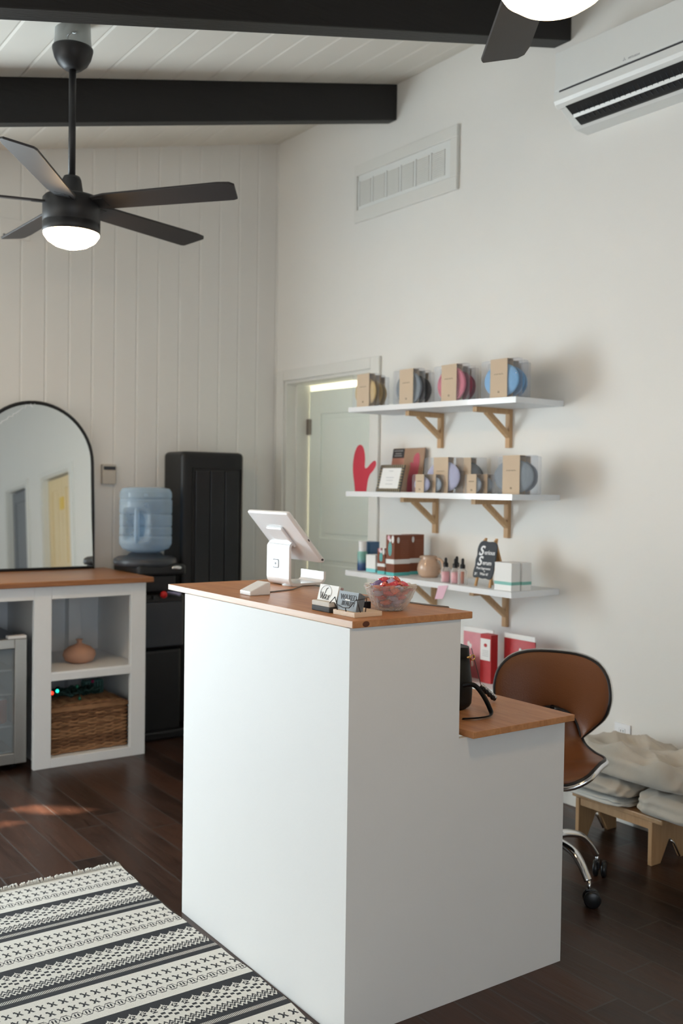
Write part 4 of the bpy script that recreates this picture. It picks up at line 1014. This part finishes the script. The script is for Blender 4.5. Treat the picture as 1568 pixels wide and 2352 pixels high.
mb = MB(); mb.box((0, 0, 0), (.090, .097, .013), M['maple'], bev=.0008); mb.build('base', h2)
mb = MB(); mb.tube([(.010, .094, .013), (.002, .095, .030), (-.004, .108, .028), (-.002, .086, .046), (-.004, .074, .028), (-.004, .045, .022), (-.003, .020, .024), (.002, -.006, .048), (.016, -.004, .014)], .0013, M['black'], 8)
mb.tube([(-.001, .076, .013), (-.004, .076, .038)], .0013, M['black'], 6); mb.tube([(-.001, .036, .013), (-.004, .036, .023)], .0013, M['black'], 6); mb.tube([(.002, -.004, .046), (.030, -.012, .050), (.034, -.002, .014)], .0013, M['black'], 6)
part_label(mb.build('wire_arms', h2), 'bent black wire')
gcd = thing('grey_cards', 'blue grey cards printed WAXED leaning in the maple stand', 'cards', (1.502, 2.072, 1.0885))
CT2 = ry(R(12)) @ rz_(0); mb = MB(); mb.box((0, -.002, 0), (.004, .086, .050), M['greycard'], X=CT2); mb.build('front_card', gcd)
mb = MB()
for k in range(5): mb.box((.0045+k*.0045, -.002+.001*k, 0), (.0075+k*.0045, .086, .050-.0012*k), M['greycard'], X=CT2)
mb.build('card_stack', gcd)
SIDE = rz_(R(-90)) @ FRONT
text('WAXED', .021, M['ink'], 'lettering', gcd, CT2 @ tr(-.0006, .040, .034) @ SIDE, sx=.95, depth=.0003); text('BEAUTY', .017, M['ink'], 'lettering', gcd, CT2 @ tr(-.0006, .036, .018) @ SIDE, sx=.95, depth=.0003)
mb = MB(); mb.box((-.001, .030, .026), (0, .052, .0295), M['paper'], X=CT2); mb.build('print', gcd)
bb = MB(); bb.box((-.012, -.012, 0), (.012, .012, .020), M['darkplastic'], bev=.002); o = tag(bb.build('plug'), 'small black plug block between the grey cards and the bowl', 'plug'); o.location = (1.640, 2.215, 1.0752)

# candy bowl
bw = thing('candy_bowl', 'pressed glass bowl with scalloped rim near the counter corner', 'bowl', (1.678, 2.150, 1.0755))
def bowlf(inner):
    def f(u, v):
        a = 2*math.pi*u
        pr = [(.0, .0), (.030, .0), (.038, .004), (.050, .018), (.062, .040), (.0700, .060), (.0735, .068)]
        if inner: pr = [(.0, .006), (.026, .006), (.034, .009), (.045, .021), (.0570, .042), (.0655, .060), (.0720, .068)]
        k = v*(len(pr)-1); i = min(int(k), len(pr)-2); t = k-i; r = pr[i][0]*(1-t)+pr[i+1][0]*t; z = pr[i][1]*(1-t)+pr[i+1][1]*t
        if not inner and v > .15 and v < .97: r += .0014*math.sin(a*12+v*20)*math.sin(v*38)+.0008*math.sin(a*24-v*20)
        if v > .8: z += .0035*math.sin(a*12)*(v-.8)/.2
        return (r*math.cos(a), r*math.sin(a), z)
    return f
mb = MB(); t_ = bmesh.new()
for inn in (False, True):
    f = bowlf(inn); nu, nv = 144, 40; V = [[t_.verts.new(f(i/nu, j/nv)) for j in range(nv+1)] for i in range(nu)]
    for i in range(nu):
        for j in range(nv): t_.faces.new((V[i][j], V[(i+1) % nu][j], V[(i+1) % nu][j+1], V[i][j+1]))
bmesh.ops.remove_doubles(t_, verts=t_.verts, dist=1e-5)
ed = [e for e in t_.edges if e.is_boundary]; bmesh.ops.bridge_loops(t_, edges=ed); bmesh.ops.recalc_face_normals(t_, faces=t_.faces)
mb._add(t_, M['cutglass'], None, True); mb.build('glass', bw)
random.seed(11)
def candy_mesh(m_, name):
    mb = MB()
    def f(u, v):
        a = 2*math.pi*u; x = (v-.5)*.036; k = abs(v-.5)*2
        r = .0085*(1-k**3)+.0012; fl = 1 if k < .6 else 1+(k-.6)*6
        return (x, r*math.cos(a)*(1.15 if k < .7 else (1.2+3.5*(k-.7)*3)), r*math.sin(a)*(.75 if k < .7 else .5)+.0012*math.sin(9*a+v*7))
    mb.grid(f, 14, 12, m_, cu=True, smooth=False); return mb.build(name)
protos = []
cols = ['red', 'violet', 'lilac', 'orange red', 'dark plum']
spots = []
cxb, cyb, zb0 = 1.678, 2.150, 1.0755
for z, rad, nn_ in ((.014, .020, 4), (.026, .034, 7), (.038, .040, 8), (.050, .048, 10), (.062, .050, 11), (.072, .040, 9), (.080, .022, 5)):
    for k in range(nn_):
        a = 2*math.pi*(k+random.random()*.5)/nn_; r_ = rad*random.uniform(.75, 1.0)
        spots.append((cxb+r_*math.cos(a), cyb+r_*math.sin(a), zb0+z+random.uniform(-.002, .002), a))
for i, (x, y, z, a) in enumerate(spots):
    ci = random.choices(range(5), (5, 4, 5, 4, 1))[0]
    layer = 'top' if z > zb0+.068 else ('upper layer' if z > zb0+.045 else 'depths')
    dv = Vector((x-cxb, y-cyb, 0)); lr = dv.dot(Vector((.8184, -.5746, 0))); fb = dv.dot(Vector((.5746, .8184, 0)))
    where = ('far ' if fb > .012 else 'near ' if fb < -.012 else 'middle ')+('left' if lr < -.014 else 'right' if lr > .014 else 'centre')
    label = '%s wrapped candy at the %s of the %s of the glass bowl' % (cols[ci], where, layer)
    src = next((p for p in protos if p[0] == ci), None)
    if src is None:
        o = candy_mesh(CANDY[ci], 'wrapped_candy'); protos.append((ci, o))
    else:
        o = src[1].copy(); C.objects.link(o)
    o.location = (x, y, z); o.rotation_euler = (random.uniform(-.6, .6), random.uniform(-.7, .7), random.uniform(0, 6.28))
    if z < zb0+.05: o.rotation_euler = (random.uniform(-.3, .3), random.uniform(-.3, .3), a+math.pi/2+random.uniform(-.3, .3))
    tag(o, label, 'candy', '%s candies at the %s of the %s of the bowl' % (cols[ci], where, layer))

# ------------------------------------------------------------------ handbag and charm on the desk
hb = thing('handbag', 'black leather handbag with gold clasp tucked behind the tall counter', 'handbag', (1.962, 2.255, .7472))
def bagf(u, v):
    a = 2*math.pi*u; k = .86+.14*math.sin(math.pi*min(1, v*1.1)); c, s = math.cos(a), math.sin(a)
    ex = .35; x = .085*math.copysign(abs(c)**ex, c); y = .058*math.copysign(abs(s)**ex, s)*(1-.35*v**2)
    lo = min(1, .80+v*3); x *= lo*(1+.02*math.sin(7*v+3*a)); y *= lo*(1+.04*math.sin(9*v+2*a)); z = .188*v+.004*math.sin(2*a)*v
    return (x, y, z)
mb = MB(); mb.grid(bagf, 48, 20, M['purse'], cu=True); mb.faces([bagf(i/48, 0) for i in range(48)], [tuple(range(48))], M['purse']); mb.faces([bagf(i/48, 1) for i in range(48)], [tuple(range(48))], M['purse']); mb.build('body', hb)
mb = MB(); mb.tube(sm([(.030, -.050, .075), (.058, -.075, .080), (.072, -.100, .055), (.068, -.135, .022), (.05, -.160, .007), (.0, -.165, .006), (-.05, -.15, .006)]), .0055, M['purse'], 8, flat=(.45, 1.3)); mb.build('strap', hb)
mb = MB(); mb.tube(sm([(.0, -.02, .185), (-.005, -.02, .225), (-.02, -.01, .242), (-.05, 0, .23), (-.07, 0, .185)]), .005, M['purse'], 8); mb.build('handle', hb)
mb = MB(); mb.tube([(.072+.008*math.cos(a), -.056, .158+.008*math.sin(a)) for a in [k*math.pi/5 for k in range(10)]], .002, M['brass'], 6, cyclic=True); mb.sphere((.058, -.057, .160), .005, M['brass'], (1.6, .6, .8)); mb.sphere((.049, -.057, .160), .003, M['brass']); part_label(mb.build('clasp', hb), 'gold clasp')
ch = thing('pen_charm', 'beaded black and silver charm pen leaning on a cord from the handbag', 'charm', (0, 0, 0))
p0 = Vector((2.020, 2.190, .935)); p1 = Vector((2.120, 2.250, .797)); p2 = Vector((2.168, 2.243, .7570))
mb = MB(); mb.tube([p0, (p0+p1)/2, p1], .0012, M['pewter'], 6); mb.build('cord', ch)
mb = MB()
for k in range(9):
    q = p1+(p2-p1)*k/8; mb.sphere(q+Vector((0, 0, .0)), .0085 if k % 2 else .0065, M['purse'], (1, 1, 1), seg=10); mb.sphere(q+Vector((.004, -.001, .005)), .0058, M['charm'], seg=10)
mb.build('beads', ch)

# ------------------------------------------------------------------ office chair
chx, chy = 2.631, 2.462
oc = thing('office_chair', 'brown leather swivel chair with chrome rim behind the desk', 'chair', (chx, chy, 0), R(-58))
def interp(pts, t):
    k = t*(len(pts)-1); i = min(int(k), len(pts)-2); f = k-i
    p = [pts[max(i-1, 0)], pts[i], pts[i+1], pts[min(i+2, len(pts)-1)]]
    return tuple(.5*((2*p[1][d])+(-p[0][d]+p[2][d])*f+(2*p[0][d]-5*p[1][d]+4*p[2][d]-p[3][d])*f*f+(-p[0][d]+3*p[1][d]-3*p[2][d]+p[3][d])*f**3) for d in range(len(p[0])))
outer = [(-.118, -.155), (-.165, -.112), (-.200, -.075), (-.218, -.03), (-.222, .015), (-.208, .070), (-.168, .115), (-.10, .137), (0, .142), (.10, .137), (.168, .115), (.208, .070), (.222, .015), (.218, -.03), (.200, -.075), (.165, -.112), (.118, -.155)]
inner = [(-.115, -.158), (-.108, -.135), (-.094, -.105), (-.072, -.080), (-.040, -.066), (0, -.062), (.040, -.066), (.072, -.080), (.094, -.105), (.108, -.135), (.115, -.158)]
ZB, YBk = .668, .165
def backpt(x, z, puff=0):
    x *= .955
    y = YBk-1.15*x*x+.10*(z)                      # sides wrap forward; leans back with height
    return Vector((x, y-puff, ZB+z))
def backsurf(sgn, off):
    def f(u, v):
        o = interp(outer, u); i = interp(inner, u); x = o[0]*(1-v)+i[0]*v; z = o[1]*(1-v)+i[1]*v
        pf_ = off+.016*math.sin(math.pi*v)**.6*(1 if sgn > 0 else .3)
        p = backpt(x, z); return (p.x, p.y-sgn*pf_, p.z)
    return f
mb = MB(); mb.grid(backsurf(1, .012), 48, 12, M['leather']); part_label(mb.build('backrest', oc), 'wide brown leather backrest')
mb = MB(); mb.grid(backsurf(-1, .010), 48, 12, M['piping']); mb.build('backrest_shell', oc)
loop = [interp(outer, k/60) for k in range(61)]+[interp(inner, 1-k/40) for k in range(1, 40)]
rim = [backpt(x, z) for x, z in loop]
mb = MB(); mb.tube([(p.x, p.y-.010, p.z) for p in rim], .0055, M['piping'], 8, cyclic=True); mb.build('piping', oc)
mb = MB(); mb.tube([(p.x*1.012, p.y+.004, ZB+(p.z-ZB)*1.012) for p in rim[:61]], .009, M['chrome'], 10, flat=(1, .7)); part_label(mb.build('chrome_rim', oc), 'chrome edge rim')
# seat with tongue rising into the backrest
cl = [(.128, .606), (.150, .575), (.155, .525), (.140, .475), (.085, .440), (.0, .430), (-.08, .430), (-.145, .420), (-.18, .400)]      # y, z centreline
wd = [.045, .075, .098, .120, .165, .212, .205, .180, .145]
upc = [.0, .0, .003, .010, .030, .045, .045, .030, .012]
def seatf(off):
    def f(u, v):
        c = interp([(a[0], a[1], w_, q) for a, w_, q in zip(cl, wd, upc)], v); s = 2*u-1
        e = 1.0
        if v > .86: e = math.sqrt(max(0, 1-((v-.86)/.14)**2))*.55+.45
        if v < .10: e = math.sqrt(max(0, 1-((.10-v)/.10)**2))*.8+.2
        x = s*c[2]*e; dz = c[3]*s*s
        pf_ = off*(1-s**4)
        d0 = interp(cl, max(0, v-.02)); d1 = interp(cl, min(1, v+.02)); ty, tz = d1[0]-d0[0], d1[1]-d0[1]; l = math.hypot(ty, tz)
        ny, nz = tz/l, -ty/l
        return (x, c[0]+ny*pf_, c[1]+dz+nz*pf_)
    return f
mb = MB(); mb.grid(seatf(.022), 24, 40, M['leather']); part_label(mb.build('seat', oc), 'brown leather seat')
mb = MB(); mb.grid(seatf(-.016), 24, 40, M['piping']); mb.build('seat_shell', oc)
sf = seatf(0); rp = [sf(0, k/40) for k in range(41)]+[sf(k/12, 1) for k in range(1, 12)]+[sf(1, 1-k/40) for k in range(41)]
mb = MB(); mb.tube(rp, .0055, M['piping'], 8); mb.build('piping', oc)
rp2 = [sf(0, .45+k*.55/24) for k in range(25)]+[sf(k/12, 1) for k in range(1, 12)]+[sf(1, 1-k*.55/24) for k in range(25)]
mb = MB(); mb.tube([(p[0]*1.02, p[1], p[2]-.012) for p in rp2], .010, M['chrome'], 10); part_label(mb.build('chrome_rim', oc), 'chrome edge rim')
mb = MB(); mb.tube([(0, .16, .60), (0, .185, .54), (0, .165, .455), (0, .08, .405), (0, 0, .40)], .02, M['chrome'], 10, flat=(1.6, .6)); mb.build('back_support', oc)
mb = MB(); mb.box((-.09, -.09, .385), (.09, .09, .408), M['darkplastic'], bev=.006); mb.build('seat_plate', oc)
mb = MB(); mb.lathe([(.026, .19), (.026, .32), (.016, .321), (.016, .39), (0, .39)], M['chrome'], 24); mb.build('gas_lift', oc)
mb = MB(); mb.lathe([(0, .12), (.045, .12), (.048, .15), (.04, .19), (0, .195)], M['chrome'], 24); mb.build('hub', oc)
angs = [R(-34+74*k) for k in range(5)]
for a in angs:
    mb = MB(); pth = [(.035, .165), (.09, .172), (.15, .160), (.190, .125), (.220, .082)]
    mb.tube(sm([(r*math.cos(a), r*math.sin(a), z) for r, z in pth]), [.024-.007*q/24 for q in range(25)], M['chrome'], 12, flat=(.95, .62)); mb.build('leg', oc)
    cs = MB(); cxx, cyy = .236*math.cos(a), .236*math.sin(a)
    for sgn in (-1, 1): cs.lathe([(0, -.009), (.024, -.009), (.029, -.005), (.029, .005), (.024, .009), (0, .009)], M['darkplastic'], 20, X=tr(cxx, cyy, .029) @ rz_(a+.9) @ tr(0, sgn*.015, 0) @ rx(R(90)))
    cs.tube([(.222*math.cos(a), .222*math.sin(a), .085), (.226*math.cos(a), .226*math.sin(a), .045)], .006, M['chrome'], 8); cs.box((-.018, -.006, .03), (.018, .006, .058), M['darkplastic'], bev=.003, X=tr(cxx-.006*math.cos(a), cyy-.006*math.sin(a), 0) @ rz_(a+.9))
    cs.build('caster', oc)

# ------------------------------------------------------------------ step stool with folded linen
sx0, sy0 = 3.095, 2.345
sto = thing('step_stool', 'low birch step stool against the wall under folded linen', 'stool', (sx0, sy0, 0))
dw, ln = .235, .375
leg = [(0, 0), (.055, 0), (.105, .085), (.130, .085), (.180, 0), (dw, 0), (dw, .165), (0, .165)]
for y in (0, ln-.018):
    mb = MB(); mb.prism(leg, y, y+.018, M['birch'], 'y', bev=.002); mb.build('leg', sto)
mb = MB(); mb.box((-.0, -.045, .165), (dw+.01, ln+.02, .185), M['birch'], bev=.004); mb.build('top', sto)
mb = MB(); mb.box((.006, .018, .135), (.022, ln-.018, .165), M['birch'], bev=.001); mb.build('apron', sto)
mb = MB(); mb.tube([(.112, -.0, .080), (.135, .0, .062), (.172, 0, .006)], .004, M['chrome'], 8); mb.tube([(.112, ln-.0, .080), (.135, ln, .062), (.172, ln, .006)], .004, M['chrome'], 8); part_label(mb.build('metal_edging', sto), 'silver edging in the leg notch')
def folded(name, label, x0, x1, y0, y1, z0, h, m_, seed, puff=.02, layers=1, slump=0):
    t = thing(name, label, 'linen', ((x0+x1)/2, (y0+y1)/2, z0)); rnd = random.Random(seed)
    ph = [rnd.uniform(0, 6.28) for _ in range(12)]; W_h, L_h = (x1-x0)/2, (y1-y0)/2
    def f(u, v):
        a = 2*math.pi*u; c, s = math.cos(a), math.sin(a); el = math.pi*(v-.5); cc = max(0, math.cos(el))**.38; ss = math.sin(el)
        bx = W_h*math.copysign(abs(c)**.4, c)*cc; by = L_h*math.copysign(abs(s)**.4, s)*cc
        z = h/2+h/2*math.copysign(abs(ss)**.55, ss); k = z/h
        crease = abs(math.sin(3.1*by/L_h+2.2*bx/W_h+ph[0]))*.5+abs(math.sin(5.3*by/L_h-3.0*bx/W_h+ph[1]+2*k))*.3+abs(math.sin(8*bx/W_h+2*by/L_h+ph[2]))*.2
        z2 = max(.0008, z-puff*k*crease*1.3+slump*k*(by/L_h))
        fold = abs(math.sin(math.pi*(layers*k)+.25*math.sin(5*a+ph[4])))**.5 if layers > 1 else 1
        g = (.93+.07*fold)*(1+.018*math.sin(5*a+ph[5]+7*k)+.012*math.sin(13*a+ph[6]-9*k))
        return (bx*g, by*g, z2)
    mb = MB(); mb.grid(f, 120, 60, m_, cu=True); mb.build('cloth', t); return t
folded('folded_sheet', 'bottom flat pale folded sheet of the linen stack', 3.050, 3.345, 2.45, 2.80, .186, .040, M['cloth2'], 1, .006, 2)
folded('folded_sheet', 'middle rolled cream sheet of the linen stack', 3.035, 3.35, 2.43, 2.815, .2265, .068, M['cloth'], 2, .012, 1)
folded('folded_blanket', 'bulky crumpled cream blanket on top of the linen stack', 3.045, 3.35, 2.16, 2.735, .297, .150, M['cloth'], 5, .050, 1, .012)
folded('folded_blanket', 'rolled cream blanket end under the bulky one at the near end of the stool', 3.06, 3.36, 2.11, 2.42, .186, .110, M['cloth'], 8, .018, 2)

# ------------------------------------------------------------------ patterned rug (woven cells)
rg = thing('patterned_rug', 'black and cream patterned flatweave rug with fringed end on the floor', 'rug', (1.425, 3.43, 0))
cw = .0304/14; NX = 600
ARROW = [".........###..", "...##...####..", "....##.###....", ".....####.....", "....#####.....", "...###.###....", "..###...###..."]
OVAL = ["...########...", "..#........#..", ".#..##..##..#.", "#...##..##...#", "#...##..##...#", ".#..##..##..#.", "..#........#..", "...########..."]
TRI = ["#######.######", "######...#####", "####...#...###", "##...##.##...#", "...###...###..", "....##.#.##...", "......###.....", "....#######..."]
CHK = ["######........", "######........", ".......#####..", ".......#####..", "######........", "######........"]
ZIG = ["#.....##.....#", "##...####...##", ".##.##..##.##.", "#.###....###.#", "##.#..##..#.##", ".##..####..##.", "..####..####..", "#..##....##..#", "##....##....##", "###..####..###"]
SOL = ["##############"]; LAD = [".#.#.#.#.#.#.#"]; NON = [".............."]
bands = [(SOL, .025, 0), (TRI, .034, 0), (NON, .007, 0), (CHK, .030, 3), (NON, .014, 0), (ZIG, .042, 0), (SOL, .020, 0), (LAD, .017, 0), (SOL, .024, 0), (NON, .027, 0),
         (ARROW, .028, 0), (NON, .019, 0), (ARROW, .028, 5), (NON, .016, 0), (OVAL, .031, 2), (NON, .031, 0)]
rowsY = [(0, .030, NON[0], 0)]; yy = .030
for gl_, hh2, off in bands[10:]:
    for r_ in gl_: rowsY.append((yy, hh2/len(gl_), r_, off)); yy += hh2/len(gl_)
for rep_ in range(6):
    for gl_, hh2, off in bands:
        for r_ in gl_: rowsY.append((yy, hh2/len(gl_), r_, off)); yy += hh2/len(gl_)
RLEN = yy
vsA = []; fsA = []; miA = []; TH = .005
for y0_, dy_, pat, off in rowsY:
    run = 0; cur = pat[(0+off) % 14] == '#'
    for i in range(1, NX+1):
        nxt = (pat[(i+off) % 14] == '#') if i < NX else None
        if nxt != cur or i-run >= 60:
            b = len(vsA); xa, xb = -run*cw, -i*cw; ya, yb = -y0_, -(y0_+dy_)
            vsA += [(xa, ya, TH), (xb, ya, TH), (xb, yb, TH), (xa, yb, TH)]; fsA.append((b, b+1, b+2, b+3)); miA.append(1 if cur else 0); run = i; cur = nxt if nxt is not None else cur
def rugwave(x, y):     # gentle waviness of the long edge and height
    k = max(0, 1+x/.25)
    return x+.010*math.sin(y*5.2+.6)*k+.002*math.sin(y*31)*k
me = bpy.data.meshes.new('rug_weave'); me.from_pydata([(rugwave(x, y), y, z+.0012*math.sin(y*9+x*3)) for x, y, z in vsA], [], fsA)
me.materials.append(M['rug_cream']); me.materials.append(M['rug_black']); me.polygons.foreach_set('material_index', miA)
o = bpy.data.objects.new('rug_weave', me); C.objects.link(o); o.parent = rg
# flip check: make normals point up
bmm = bmesh.new(); bmm.from_mesh(me)
for f in bmm.faces:
    if f.normal.z < 0: f.normal_flip()
bmm.to_mesh(me); bmm.free()
mb = MB(); nB = 60
edge = [(rugwave(0, -k*RLEN/nB), -k*RLEN/nB) for k in range(nB+1)]
poly = edge+[(-NX*cw, -RLEN), (-NX*cw, 0)]
mb.prism(poly, .0005, TH-.0015, M['rug_cream'], 'z'); mb.build('backing', rg)
mb = MB(); rnd = random.Random(4)
for k in range(210):
    x = rugwave(0, 0)-.003-k*.00622; L_ = rnd.uniform(.012, .028); dx = rnd.uniform(-.012, .012)
    mb.tube([(x, -.004, .005), (x+dx*.4, L_*.5, .009+rnd.uniform(0, .005)), (x+dx, L_, .004)], .0033, M['rug_cream'], 5)
part_label(mb.build('fringe', rg), 'knotted cream fringe'); rg.children[-1]['kind'] = 'stuff'
